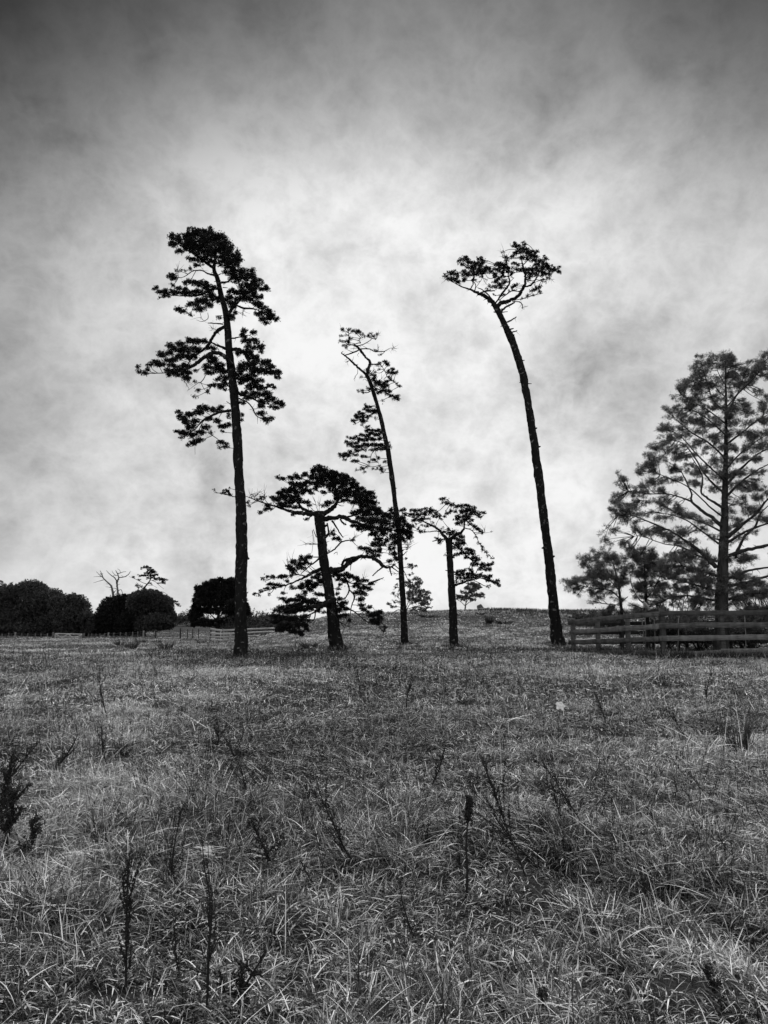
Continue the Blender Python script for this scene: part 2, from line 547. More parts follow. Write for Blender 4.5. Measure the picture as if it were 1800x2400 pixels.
grass_zone(mb, 105, 170, 14 * GQ, .1, .25, .06, .12, 1, 1.6)
# rank taller grass along the yard fence and round the trunk feet, where nothing grazes
def rank(cx0, cy0, sx, sy, n, lmin, lmax, wd):
    X = cx0 + rng.normal(0, 1, n) * sx; Y = cy0 + rng.normal(0, 1, n) * sy
    c = np.stack([X, Y, terrain(X, Y)], -1)
    tufts(mb, c, np.stack([rng.normal(0, .35, n), rng.normal(0, .35, n), np.ones(n)], -1), 2, rng.uniform(lmin, lmax), wd, .25, rng.choice([.0, .1, .3, .7], n, p=[.4, .3, .2, .1]))
for i in range(95):
    q = i / 94 * 620
    pxq = 1325 + q
    Yq = (34.6 - 5.1 * (pxq - 1334) / 212 if pxq < 1546 else 29.5)
    rank((pxq - CX) / FPX * Yq, Yq - .12, .16, .16, 70, .18, .5, .012)
for fx, fyq in ((564, 1540), (790, 1524), (950, 1512), (1065, 1518), (1308, 1511)):
    gx, gy, gz = ground_at(fx, fyq)
    rank(gx, gy, .42, .42, 420, .15, .34, .013)
for i in range(90):
    pxq = -40 + i * 5; Yq = 128
    rank((pxq - CX) / FPX * Yq, Yq - .4, .5, .3, 9, .12, .3, .05)
tag(mb.build('grass', M_grass, None, False, True), 'long matted dry meadow grass covering the whole field', 'grass', kind='stuff')
# ------------------------------------------------------------------ pines, traced limb by limb, each with its own depth
VIEWS = {'P': (0, 0, 1.0), 'A': (300, 500, 3.6875), 'B': (580, 1060, 4.1475), 'C': (760, 740, 5.5318), 'D': (1000, 540, 4.879),
         'E': (900, 1140, 4.879), 'F': (1300, 800, 2.91), 'G': (0, 1320, 4.879), 'H': (200, 1310, 6.9125), 'I': (420, 1330, 5.53),
         'J': (480, 1120, 6.9125)}
def conv(view, u, v):
    a, b, s = VIEWS[view]
    return a + u / s, b + v / s
def nums(s):
    return [tuple(float(q) for q in p.split(',')) for p in s.replace('\n', ' ').split()]

class Tree:
    def __init__(self, name, Y, basepx, label, cat, group=None, bark_m=None, leaf_m=None, twig_m=None):
        self.Y = Y
        self.k = Y / FPX                       # metres per photo pixel
        bx, by, bz = P(*basepx, Y)
        bz = float(terrain(bx, Y))
        self.root = empty(name, (bx, Y, bz), label, cat, group)
        self.bm, self.lm, self.tm = bark_m or M_bark, leaf_m or M_needle, twig_m or M_twig
        self.tx = basepx[0]
        self.samples = []                      # (px, py, dy)
        self.leaf = MB(); self.twig = MB(); self.nseed = len(name) * 3 + int(Y)
    def path(self, view, pts, dy0=0.0, dy1=0.0, n=5, rscale=1.0, wob=0.0):
        out = []; rad = []
        s = VIEWS[view][2]
        d = [0.0]
        for a, b in zip(pts[:-1], pts[1:]):
            d.append(d[-1] + math.hypot(b[0] - a[0], b[1] - a[1]))
        for i, p in enumerate(pts):
            px, py = conv(view, p[0], p[1])
            t = d[i] / max(d[-1], 1e-6)
            dy = dy0 + (dy1 - dy0) * t
            out.append(P(px, py, self.Y + dy)); rad.append(p[2] / s * self.k * .5 * rscale)
        q, r = smooth_path(out, rad, n)
        if wob:
            nn = len(q)
            amp = np.minimum(1, np.arange(nn) / 4)[:, None] * wob
            q = q + rng.normal(0, 1, (nn, 3)) * amp * r[:, None]
        return q, r
    def reg(self, view, pts, dy0, dy1):
        d = [0.0]
        for a, b in zip(pts[:-1], pts[1:]):
            d.append(d[-1] + math.hypot(b[0] - a[0], b[1] - a[1]))
        for i in range(len(pts) - 1):
            for k in range(6):
                t = k / 6
                f = (d[i] + t * (d[i + 1] - d[i])) / max(d[-1], 1e-6)
                px, py = conv(view, pts[i][0] * (1 - t) + pts[i + 1][0] * t, pts[i][1] * (1 - t) + pts[i + 1][1] * t)
                self.samples.append((px, py, dy0 + (dy1 - dy0) * f))
    def trunk(self, view, s, dy1=0.0):
        pts = nums(s) if isinstance(s, str) else s
        q, r = self.path(view, pts, 0, dy1, 7)
        # sink the foot and flare it
        q = np.vstack([q[0] - (q[1] - q[0]) / max(np.linalg.norm(q[1] - q[0]), 1e-6) * .35, q]); r = np.concatenate([[r[0] * 1.15], r])
        mb = MB(); self.nseed += 3
        qq, rr = smooth_path(q, r, 3)
        tube(mb, qq, rr, 28, .2, self.nseed)
        r0 = float(rr[0]); f0 = qq[3]
        if .12 < r0 < .3:
            for j in range(4):                 # low roots just breaking the turf
                a = j * 1.05 + rng.uniform(-.3, .3); d = np.array([math.cos(a), math.sin(a), 0]); gz = float(terrain(f0[0], f0[1]))
                p0 = np.array([f0[0], f0[1], gz])
                tube(mb, [p0 + d * r0 * .35 + [0, 0, r0 * 1.1], p0 + d * r0 * .7 + [0, 0, r0 * .45], p0 + d * r0 * .9 + [0, 0, r0 * .12], p0 + d * r0 * 1.15 - [0, 0, r0 * .3]], [r0 * .2, r0 * .24, r0 * .2, r0 * .1], 8, .2, j)
        for j in range(int(len(qq) * .07)):    # broken stubs and burrs
            i = int(rng.integers(len(qq) // 5, len(qq) - 2)); a = rng.uniform(0, 2 * math.pi)
            d = unit(np.array([math.cos(a), math.sin(a), rng.uniform(-.2, .5)])); l = rng.uniform(.04, .22) + float(rr[i])
            if rr[i] < .03: continue
            s0 = max(.012, float(rr[i]) * rng.uniform(.08, .26))
            tube(mb, [qq[i] + d * rr[i] * .5, qq[i] + d * l * .8, qq[i] + d * l], [s0 * 1.5, s0, s0 * .6], 6, .3, j)
        mb.build('trunk', self.bm, self.root, True)
        self.reg(view, pts, 0, dy1)
    def branch(self, view, s, dy=None, dy0=0.0, mat_=None, bare=False, name='branch'):
        pts = nums(s)
        pts = [p if len(p) > 2 else (p[0], p[1], 5) for p in pts]
        ln = sum(math.hypot(b[0] - a[0], b[1] - a[1]) for a, b in zip(pts[:-1], pts[1:])) / VIEWS[view][2] * self.k
        if dy is None:
            dy = dy0 + float(rng.uniform(-.55, .55)) * ln
        q, r = self.path(view, pts, dy0, dy, 6, 1.0, .18)
        mb = MB(); self.nseed += 1
        tube(mb, q, r, 10, .35, self.nseed)
        # knobs and snapped side shoots
        for i in range(2, len(q) - 1):
            if rng.uniform() < .22 and r[i] > .012:
                d = unit(rng.normal(0, 1, 3)); l = rng.uniform(.08, .35)
                tube(mb, [q[i], q[i] + d * l * .5, q[i] + d * l + rng.normal(0, .03, 3)], [r[i] * .4, r[i] * .22, .004], 5)
        mb.build(name, mat_ or self.bm, self.root, True)
        if not bare:
            self.reg(view, pts, dy0, dy)
        return dy
    def foliage(self, view, s, dens=1.0, rs=5.5, ntuft=10, needles=22, length=None, width=None, deep=.55, maxlink=200, up=.45, flatn=1.0, feather=False, link=True):
        S = np.array(self.samples)
        sc = VIEWS[view][2]
        k = self.k
        length = length or rs * k * .8
        width = width or max(.009, k * .46)
        cens, dirs = [], []
        for b in nums(s):
            u, v, ru, rv = b[:4]
            dd = b[4] if len(b) > 4 else 1.0
            px, py = conv(view, u, v); ru /= sc; rv /= sc
            tx = px + np.clip((self.tx - px) * .3, -16, 16)
            d2 = (S[:, 0] - tx) ** 2 + (S[:, 1] - py) ** 2
            i = int(np.argmin(d2))
            ax_, ay_, ady = S[i]
            bdy = ady + rng.normal(0, .5) * max(ru, rv) * k * deep
            A = P(ax_, ay_, self.Y + ady); B = P(px, py, self.Y + bdy)
            mid = (A + B) / 2 + rng.normal(0, .06, 3) * np.linalg.norm(B - A) - np.array([0, 0, .04]) * np.linalg.norm(B - A)
            q, r = smooth_path([A, mid, B], [max(.012, k * .9), max(.009, k * .7), max(.006, k * .4)], 4)
            tube(self.twig, q, r, 5)
            ns = max(1, int(math.pi * ru * rv / (math.pi * rs * rs) * 2.7 * dens * dd))
            for j in range(ns):
                a = rng.uniform(0, 2 * math.pi); rr = math.sqrt(rng.uniform(0, 1)) * .95
                sx, sy = px + math.cos(a) * rr * max(ru - rs * .5, 1), py + math.sin(a) * rr * max(rv - rs * .5, 1) * flatn
                sdy = bdy + rng.uniform(-1, 1) * max(ru, rv) * k * deep
                Sc = P(sx, sy, self.Y + sdy)
                if j % 4 == 0 or ns < 4:
                    m2 = (B + Sc) / 2 + rng.normal(0, .05, 3) * np.linalg.norm(Sc - B)
                    tube(self.twig, [B, m2, Sc], [max(.006, k * .45), max(.005, k * .35), .003], 4)
                out = unit(Sc - B + rng.normal(0, .02, 3) + np.array([0, 0, .25 * max(ru, rv) * k]))
                c = Sc + rng.normal(0, .46, (ntuft, 3)) * rs * k * np.array([1, 1, .8])
                if feather:
                    h_ = rng.normal(0, 1, 3) * np.array([1, 1, .5]); h_ = unit(h_ + unit(B - A) * .5)
                    c = Sc + h_ * (rng.uniform(-1, 1, (ntuft, 1)) * rs * k * 1.5) + rng.normal(0, .3, (ntuft, 3)) * rs * k
                    out = h_
                cens.append(c)
                dirs.append(unit(out + rng.normal(0, .5, (ntuft, 3)) + np.array([0, 0, up])))
        tufts(self.leaf, np.concatenate(cens), np.concatenate(dirs), needles, length, width, .55)
    def bare_twigs(self, view, s, n=7, ln=18):
        """sprays of fine leafless twigs at a spot"""
        S = np.array(self.samples)
        for b in nums(s):
            px, py = conv(view, b[0], b[1])
            i = int(np.argmin((S[:, 0] - px) ** 2 + (S[:, 1] - py) ** 2))
            A = P(S[i][0], S[i][1], self.Y + S[i][2]); B = P(px, py, self.Y + S[i][2] + rng.normal(0, .1))
            tube(self.twig, [A, (A + B) / 2 + rng.normal(0, .03, 3), B], [.016, .012, .008], 4)
            d0 = unit(B - A)
            for j in range(n):
                st = A + (B - A) * rng.uniform(.3, 1)
                d = unit(d0 + rng.normal(0, .7, 3)); l = ln * self.k * rng.uniform(.5, 1.2)
                c = rng.normal(0, .35, 3) * l + np.array([0, 0, .3 * l])
                tube(self.twig, [st, st + d * l * .5 + c * .15, st + d * l + c * .6], [.009, .007, .003], 4)
    def done(self, crown='crown'):
        if self.twig.v: self.twig.build('twigs', self.tm, self.root)
        if self.leaf.v: self.leaf.build(crown, self.lm, self.root, False, True)
        return self.root

def ydepth(px, py):
    return ground_at(px, py)[1]

# --- tall layered pine (left)
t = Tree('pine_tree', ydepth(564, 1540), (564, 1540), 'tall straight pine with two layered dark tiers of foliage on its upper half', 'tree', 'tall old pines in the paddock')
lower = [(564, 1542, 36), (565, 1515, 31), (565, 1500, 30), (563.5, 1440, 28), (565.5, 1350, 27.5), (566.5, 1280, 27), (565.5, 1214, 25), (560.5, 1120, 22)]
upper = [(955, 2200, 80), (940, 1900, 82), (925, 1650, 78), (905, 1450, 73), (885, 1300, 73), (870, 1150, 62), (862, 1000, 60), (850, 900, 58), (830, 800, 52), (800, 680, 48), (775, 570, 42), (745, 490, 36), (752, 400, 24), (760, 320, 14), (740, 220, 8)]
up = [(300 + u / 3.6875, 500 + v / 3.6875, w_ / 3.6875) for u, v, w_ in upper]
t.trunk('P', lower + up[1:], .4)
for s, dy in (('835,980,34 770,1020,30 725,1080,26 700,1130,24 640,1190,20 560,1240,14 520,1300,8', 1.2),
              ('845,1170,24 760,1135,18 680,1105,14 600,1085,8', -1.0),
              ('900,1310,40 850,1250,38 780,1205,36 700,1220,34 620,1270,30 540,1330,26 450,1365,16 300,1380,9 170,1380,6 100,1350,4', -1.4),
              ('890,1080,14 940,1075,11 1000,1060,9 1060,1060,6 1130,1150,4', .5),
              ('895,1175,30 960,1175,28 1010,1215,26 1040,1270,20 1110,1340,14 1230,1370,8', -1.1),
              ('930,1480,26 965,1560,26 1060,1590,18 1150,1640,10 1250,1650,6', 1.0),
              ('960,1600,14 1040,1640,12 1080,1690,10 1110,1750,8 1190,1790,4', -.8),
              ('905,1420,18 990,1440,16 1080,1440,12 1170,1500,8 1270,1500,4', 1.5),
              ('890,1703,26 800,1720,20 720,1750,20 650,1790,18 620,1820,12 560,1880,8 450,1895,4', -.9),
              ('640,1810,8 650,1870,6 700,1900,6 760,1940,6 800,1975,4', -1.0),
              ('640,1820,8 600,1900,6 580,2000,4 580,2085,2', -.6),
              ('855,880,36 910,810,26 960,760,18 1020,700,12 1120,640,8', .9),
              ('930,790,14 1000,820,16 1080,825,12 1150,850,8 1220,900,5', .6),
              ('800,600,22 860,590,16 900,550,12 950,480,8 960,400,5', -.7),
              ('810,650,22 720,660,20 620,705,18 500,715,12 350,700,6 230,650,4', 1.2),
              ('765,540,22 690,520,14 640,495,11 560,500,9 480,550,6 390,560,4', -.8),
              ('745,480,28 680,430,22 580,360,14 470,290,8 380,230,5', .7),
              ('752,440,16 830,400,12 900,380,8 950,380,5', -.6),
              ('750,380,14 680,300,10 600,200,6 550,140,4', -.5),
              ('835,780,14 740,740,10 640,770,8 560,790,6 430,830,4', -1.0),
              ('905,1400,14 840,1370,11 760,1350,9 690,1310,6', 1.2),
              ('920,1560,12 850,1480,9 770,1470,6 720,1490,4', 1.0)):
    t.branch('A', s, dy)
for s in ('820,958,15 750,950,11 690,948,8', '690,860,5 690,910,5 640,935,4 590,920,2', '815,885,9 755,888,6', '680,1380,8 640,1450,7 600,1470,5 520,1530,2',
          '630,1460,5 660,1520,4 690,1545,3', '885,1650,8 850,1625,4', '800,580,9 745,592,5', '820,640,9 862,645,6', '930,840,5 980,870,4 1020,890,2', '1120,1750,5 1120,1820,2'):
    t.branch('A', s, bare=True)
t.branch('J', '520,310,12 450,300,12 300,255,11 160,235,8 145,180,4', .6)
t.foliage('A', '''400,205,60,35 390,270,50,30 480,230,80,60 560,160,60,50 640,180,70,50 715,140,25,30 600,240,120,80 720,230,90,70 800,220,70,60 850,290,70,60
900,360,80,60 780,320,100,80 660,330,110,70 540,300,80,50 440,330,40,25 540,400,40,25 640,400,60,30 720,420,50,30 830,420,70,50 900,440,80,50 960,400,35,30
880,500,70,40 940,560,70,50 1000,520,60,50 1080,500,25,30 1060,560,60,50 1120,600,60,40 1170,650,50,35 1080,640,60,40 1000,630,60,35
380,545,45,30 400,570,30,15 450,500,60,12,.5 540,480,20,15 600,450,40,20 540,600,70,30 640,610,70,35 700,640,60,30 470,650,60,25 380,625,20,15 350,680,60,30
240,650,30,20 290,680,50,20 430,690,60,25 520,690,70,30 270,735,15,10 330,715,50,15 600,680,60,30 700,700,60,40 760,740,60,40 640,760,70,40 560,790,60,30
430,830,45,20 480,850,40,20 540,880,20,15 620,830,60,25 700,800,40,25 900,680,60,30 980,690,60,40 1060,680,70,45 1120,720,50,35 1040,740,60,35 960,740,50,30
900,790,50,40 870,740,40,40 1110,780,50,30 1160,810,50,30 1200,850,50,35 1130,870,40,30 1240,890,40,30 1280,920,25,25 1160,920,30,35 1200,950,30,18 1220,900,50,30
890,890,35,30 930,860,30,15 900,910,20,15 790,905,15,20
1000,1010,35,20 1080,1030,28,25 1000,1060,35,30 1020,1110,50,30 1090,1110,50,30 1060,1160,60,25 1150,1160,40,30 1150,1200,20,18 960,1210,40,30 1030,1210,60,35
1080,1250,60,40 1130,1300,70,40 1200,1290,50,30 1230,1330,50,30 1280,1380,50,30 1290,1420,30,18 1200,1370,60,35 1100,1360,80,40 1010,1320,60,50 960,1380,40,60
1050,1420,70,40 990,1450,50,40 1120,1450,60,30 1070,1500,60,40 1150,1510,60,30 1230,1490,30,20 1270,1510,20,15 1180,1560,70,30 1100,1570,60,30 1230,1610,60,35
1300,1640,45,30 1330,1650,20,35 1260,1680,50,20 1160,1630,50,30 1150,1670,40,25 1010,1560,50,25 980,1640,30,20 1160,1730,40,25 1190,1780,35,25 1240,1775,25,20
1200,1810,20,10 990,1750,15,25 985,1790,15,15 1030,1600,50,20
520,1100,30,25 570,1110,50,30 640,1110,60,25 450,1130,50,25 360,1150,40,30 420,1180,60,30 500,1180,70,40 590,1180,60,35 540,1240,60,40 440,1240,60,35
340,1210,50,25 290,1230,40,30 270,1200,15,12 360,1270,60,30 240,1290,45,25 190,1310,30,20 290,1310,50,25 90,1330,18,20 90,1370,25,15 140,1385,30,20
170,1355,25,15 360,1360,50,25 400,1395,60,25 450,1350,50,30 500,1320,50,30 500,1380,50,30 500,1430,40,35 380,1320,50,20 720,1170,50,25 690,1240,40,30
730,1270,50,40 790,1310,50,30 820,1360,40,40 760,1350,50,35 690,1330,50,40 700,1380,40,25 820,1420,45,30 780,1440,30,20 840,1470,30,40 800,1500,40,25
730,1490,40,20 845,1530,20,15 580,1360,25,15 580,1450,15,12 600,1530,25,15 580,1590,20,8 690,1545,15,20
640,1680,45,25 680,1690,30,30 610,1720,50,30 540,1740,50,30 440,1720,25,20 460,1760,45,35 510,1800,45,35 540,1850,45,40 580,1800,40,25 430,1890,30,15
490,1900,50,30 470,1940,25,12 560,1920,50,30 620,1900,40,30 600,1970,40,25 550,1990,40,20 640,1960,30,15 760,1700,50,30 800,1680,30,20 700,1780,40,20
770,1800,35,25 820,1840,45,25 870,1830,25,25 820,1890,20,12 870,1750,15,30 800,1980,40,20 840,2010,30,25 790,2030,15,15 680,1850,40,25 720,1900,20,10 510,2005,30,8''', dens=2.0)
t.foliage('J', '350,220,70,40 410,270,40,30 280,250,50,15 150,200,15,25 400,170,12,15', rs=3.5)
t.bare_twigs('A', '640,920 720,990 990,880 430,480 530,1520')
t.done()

# --- broad gnarled pine (centre left)
t = Tree('pine_tree', ydepth(790, 1524), (790, 1524), 'broad gnarled pine with snapped top and crooked low limbs, second from left', 'tree', 'tall old pines in the paddock')
t.trunk('B', '882,1925,165 868,1870,135 850,1780,122 840,1700,118 815,1500,105 787,1300,100 748,1100,88 722,850,84 706,720,98 700,640,104 695,575,92')
for s, dy in (('690,600,60 600,600,45 500,590,35 400,570,26 250,520,16 120,480,12 20,440,9 -30,425,5', -.8),
              ('650,600,40 580,570,34 530,540,26 480,480,16 430,440,10', 1.2),
              ('715,610,60 790,570,45 850,520,38 870,480,26 900,430,14 930,360,8', .9),
              ('735,650,60 820,640,45 930,630,42 1000,665,38 1080,690,30 1180,720,22 1300,740,14 1400,720,8', -1.4),
              ('775,985,12 850,940,14 920,870,14 1030,850,8', .6),
              ('730,1130,36 650,1165,32 560,1210,26 480,1250,18 380,1290,12 200,1340,6 60,1380,4', -1.2),
              ('570,1205,12 470,1190,8 300,1220,5 150,1240,3', -1.4),
              ('800,1150,70 850,1155,60 920,1130,55 1000,1070,45 1080,1020,42 1160,1015,40 1240,1040,38 1310,1100,30 1380,1120,20 1440,1085,12', -1.7),
              ('925,1120,30 930,1060,22 1010,1030,28 1100,1020,24', -1.0),
              ('860,1200,20 940,1210,20 970,1270,20 990,1340,16 950,1420,10', 1.2),
              ('985,1330,14 1040,1400,14 1010,1500,10 1000,1590,6', 1.3),
              ('850,1450,80 800,1450,90 750,1480,60 650,1500,35 520,1500,20 380,1540,12 280,1560,6', -2.4),
              ('700,1500,18 640,1560,14 520,1620,10 420,1680,6', -2.6),
              ('870,1460,20 940,1510,16 1040,1550,10 1150,1640,6 1250,1690,4 1340,1740,2', -1.5),
              ('930,640,20 1080,600,16 1200,560,12 1300,600,8', .4),
              ('870,490,16 1000,470,14 1120,500,10 1220,560,8', 1.2),
              ('880,470,14 860,340,10 800,260,8 720,200,5', -.9),
              ('490,500,12 500,400,9 580,290,7 650,210,5', .8),
              ('1180,720,14 1230,800,10 1270,900,8 1240,1000,5', -.8),
              ('1290,730,14 1400,760,12 1480,740,9 1560,780,6', -1.0),
              ('800,1290,18 700,1290,12 600,1290,9 520,1330,6', 1.1),
              ('990,1270,10 1080,1280,10 1180,1290,8', .8)):
    dy0 = {'570,1205,12': -.7, '925,1120,30': -.4, '985,1330,14': 1.0, '700,1500,18': -1.2, '1180,720,14': -.9, '1290,730,14': -1.2, '990,1270,10': .8}.get(s.split()[0], 0.0)
    t.branch('B', s, dy, dy0)
for s, d0 in (('820,665,16 860,720,15 900,790,12 930,830,8', -.1), ('900,650,20 930,690,18 960,705,15', -.5), ('775,690,14 790,780,18 745,850,30 750,960,28 700,1030,20 600,1110,10 520,1180,6', -.75),
          ('640,750,6 670,820,8 730,880,10', -.6), ('630,760,6 640,850,5 625,980,3', -.6), ('540,880,2 640,890,4 700,890,6', -.3),
          ('1320,1110,14 1260,1160,12 1215,1200,9', -1.4), ('1380,1125,14 1400,1200,9', -1.5), ('1400,1115,10 1470,1165,7', -1.5), ('930,1060,8 920,1110,12', -.5),
          ('1180,1275,16 1260,1245,15 1325,1218,8', .8), ('660,1540,12 650,1620,10 600,1670,5', -1.0), ('650,1610,7 640,1700,3', -1.0), ('760,1500,14 840,1580,13 900,1650,10 1030,1710,4', -1.0),
          ('900,1645,7 940,1700,5 965,1650,3', -1.0), ('840,985,5 870,970,5 872,1000,3', .1), ('560,1380,4 550,1300,5', -.8), ('870,500,6 905,520,7 940,520,4', .3),
          ('640,570,5 625,540,3', 0), ('1005,1090,8 1000,1150,5', -.6), ('950,1590,4 985,1690,4 1000,1790,2', .5), ('960,1660,5 930,1740,4 905,1800,2', -.6)):
    t.branch('B', s, None if d0 else 0, d0, bare=True)
t.foliage('B', '''300,250,30,18 350,265,35,20 420,250,40,22 470,225,30,20 500,250,40,22 560,220,50,28 640,190,40,30 680,150,40,35 730,180,60,40 800,210,70,40
870,220,60,40 940,240,50,35 1000,280,50,35 900,290,80,50 780,270,90,50 670,240,80,45 700,310,60,40 840,340,80,50 960,340,80,50 1040,320,50,40 1090,370,60,40
1150,410,60,40 1210,400,35,25 1220,440,30,25 1180,470,60,40 1240,500,40,30 900,400,80,40 1000,410,80,45 1090,440,70,45 1140,510,60,40 1200,560,60,40
960,470,50,20 1050,490,60,30 860,450,60,25 740,390,30,20 660,350,30,30 600,300,50,30 540,330,60,40 470,320,50,35 420,300,30,20 430,370,60,35 510,390,60,35
580,370,50,30 620,400,30,15 370,380,60,35 310,400,35,25 440,430,70,30 340,440,60,40 280,460,50,30 240,440,30,15 400,480,70,35 500,470,60,30 570,490,40,20
600,520,25,12 320,510,50,25 380,530,60,20 460,540,50,16 190,520,40,20 200,555,45,18 130,590,22,18 150,440,30,20,.6 110,460,25,12,.7 60,440,20,8,.5 10,490,12,20
10,520,10,8 440,610,20,18 580,650,20,12 570,665,15,8 750,520,40,15 800,490,60,20
1040,590,40,25 1110,570,60,30 1180,600,70,35 1250,560,50,30 1290,600,60,40 1350,620,50,40 1100,640,60,35 1180,670,70,40 1260,670,70,40 1340,690,60,45
1050,720,50,25 1120,740,60,35 1200,740,60,35 1280,760,60,35 1360,760,50,35 1400,560,25,25 1420,620,50,50 1450,700,50,50 1500,660,50,40 1540,720,50,40
1480,770,60,40 1560,780,50,40 1580,830,30,25 1500,840,50,30 1420,820,50,35 1520,870,20,12 1440,880,40,30 1220,800,50,25 1270,850,50,30 1320,800,40,25
1240,900,50,30,.8 1310,900,40,30,.8 1370,860,40,25,.8 1150,940,50,20,.8 1100,930,25,20 1200,970,50,30,.8 1270,960,50,30,.8 1400,930,40,40,.8 1420,990,40,35,.8
1440,1040,30,25 1380,1060,30,15 1250,1010,50,20 820,800,40,20,.7 850,840,50,20,.7 900,850,30,15,.7 1020,850,20,20,.7 830,770,20,10 790,960,20,10,.7
520,1020,25,15 600,1020,35,25 540,1050,50,25 450,1070,40,25 500,1090,50,25 580,1080,50,25,.8 400,1110,35,20 430,1140,50,22 520,1130,50,20,.8 450,1170,40,12,.7
200,1205,20,15 240,1215,30,15 150,1235,18,10 300,1215,40,15 360,1210,40,18 420,1205,30,12 220,1285,40,18 290,1290,40,15 190,1330,40,14 250,1320,30,12
130,1355,25,12 60,1380,18,10 105,1395,12,10 205,1385,12,10 330,1300,30,15 350,1370,20,20,.7 380,1260,30,10 430,1310,20,25,.7 460,1330,20,10
690,1190,40,25 650,1220,40,25 600,1260,40,25 560,1290,50,30 510,1320,35,25 640,1290,50,35 700,1260,40,35 590,1330,30,20 550,1370,25,30 680,1380,40,20
720,1390,30,20 500,1400,30,15 620,1340,30,20
340,1430,30,20 400,1450,50,25 470,1440,50,25 530,1420,40,20 560,1460,60,35 640,1460,60,40 700,1490,50,35 480,1490,60,30 400,1500,50,30 320,1510,40,25
290,1540,40,20 360,1550,50,30 440,1550,60,35 520,1540,60,35 600,1530,50,30 680,1540,30,20 240,1590,25,20 290,1600,40,25 350,1620,50,30 430,1620,60,35
510,1620,50,35 570,1600,30,25 270,1650,40,25 330,1690,50,30 400,1690,60,35 480,1690,50,30 550,1680,40,30 580,1720,30,20 360,1730,40,20 430,1740,50,30
500,1760,50,25 520,1780,25,15 300,1730,40,20 740,1560,15,20 590,1640,20,15
870,1200,50,25 950,1190,50,20 1000,1210,50,25 900,1240,50,20 1050,1230,40,25 960,1260,40,20 1090,1260,40,30 1150,1250,30,15 1200,1280,35,20 1180,1330,30,25
1110,1320,50,30 1060,1300,40,25,.8 1080,1370,50,30 1140,1380,30,20 1100,1430,40,30 1120,1490,40,20 1190,1505,40,12 1130,1530,40,20 1170,1560,30,15
1200,1590,40,20 1250,1580,45,35 1290,1560,25,25 1290,1620,30,35 1230,1640,40,30 1260,1670,40,20 1340,1700,20,12,.7 1330,1740,20,12,.7
900,1290,20,25,.8 880,1330,25,15,.8 870,1380,20,20 900,1430,40,20 940,1470,40,25 960,1530,30,25 910,1500,40,25 890,1540,50,30 950,1590,40,20 900,1600,30,20 990,1640,25,20''', rs=5.2, dens=2.1)
t.bare_twigs('B', '100,400 40,400 170,410 700,500 660,480 1000,470 1030,530 1560,900 1600,890 1050,810 430,1050 560,890 1300,1700 1330,1720 1200,910 1130,1210 380,1040 900,1210', 8)
t.done()

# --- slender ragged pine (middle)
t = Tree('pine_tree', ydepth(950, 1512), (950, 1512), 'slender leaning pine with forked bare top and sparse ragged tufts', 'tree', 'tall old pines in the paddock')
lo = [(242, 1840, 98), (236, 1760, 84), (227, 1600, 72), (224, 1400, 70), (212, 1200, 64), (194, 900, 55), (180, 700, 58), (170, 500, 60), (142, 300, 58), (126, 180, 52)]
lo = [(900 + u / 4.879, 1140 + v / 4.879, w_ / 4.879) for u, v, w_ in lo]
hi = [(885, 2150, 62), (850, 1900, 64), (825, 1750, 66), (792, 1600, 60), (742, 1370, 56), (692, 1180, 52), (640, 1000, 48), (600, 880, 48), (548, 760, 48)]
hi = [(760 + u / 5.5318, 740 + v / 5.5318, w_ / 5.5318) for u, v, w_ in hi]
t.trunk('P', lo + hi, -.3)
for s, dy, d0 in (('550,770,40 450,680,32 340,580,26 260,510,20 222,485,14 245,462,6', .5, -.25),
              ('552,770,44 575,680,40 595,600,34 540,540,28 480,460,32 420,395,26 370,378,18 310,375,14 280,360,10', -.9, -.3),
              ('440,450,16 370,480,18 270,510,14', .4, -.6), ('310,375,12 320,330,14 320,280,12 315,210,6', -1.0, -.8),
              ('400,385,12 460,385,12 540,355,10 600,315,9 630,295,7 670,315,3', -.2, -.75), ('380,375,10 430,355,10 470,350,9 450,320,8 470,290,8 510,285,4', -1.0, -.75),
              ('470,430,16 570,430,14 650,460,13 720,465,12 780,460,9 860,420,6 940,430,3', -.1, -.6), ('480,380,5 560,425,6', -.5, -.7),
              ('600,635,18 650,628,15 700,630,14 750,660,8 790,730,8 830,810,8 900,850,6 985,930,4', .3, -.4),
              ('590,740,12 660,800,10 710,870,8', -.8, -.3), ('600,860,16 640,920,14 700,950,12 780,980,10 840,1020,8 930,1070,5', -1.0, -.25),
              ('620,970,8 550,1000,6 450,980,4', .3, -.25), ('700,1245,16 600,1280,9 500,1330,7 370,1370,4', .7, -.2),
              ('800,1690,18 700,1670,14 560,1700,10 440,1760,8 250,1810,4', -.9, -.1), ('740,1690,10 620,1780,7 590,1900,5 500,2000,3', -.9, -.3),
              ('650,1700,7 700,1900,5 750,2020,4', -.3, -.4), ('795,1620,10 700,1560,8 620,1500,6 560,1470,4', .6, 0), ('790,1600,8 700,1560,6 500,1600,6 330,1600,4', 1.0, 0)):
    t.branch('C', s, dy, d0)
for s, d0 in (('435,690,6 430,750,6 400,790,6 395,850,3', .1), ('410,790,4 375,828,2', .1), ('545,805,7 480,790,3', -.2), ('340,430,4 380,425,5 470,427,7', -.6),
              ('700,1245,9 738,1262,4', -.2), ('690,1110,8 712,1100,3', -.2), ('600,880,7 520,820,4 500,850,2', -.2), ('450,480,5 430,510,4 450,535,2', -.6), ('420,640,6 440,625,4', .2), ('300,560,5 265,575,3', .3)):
    t.branch('C', s, None, d0, bare=True)
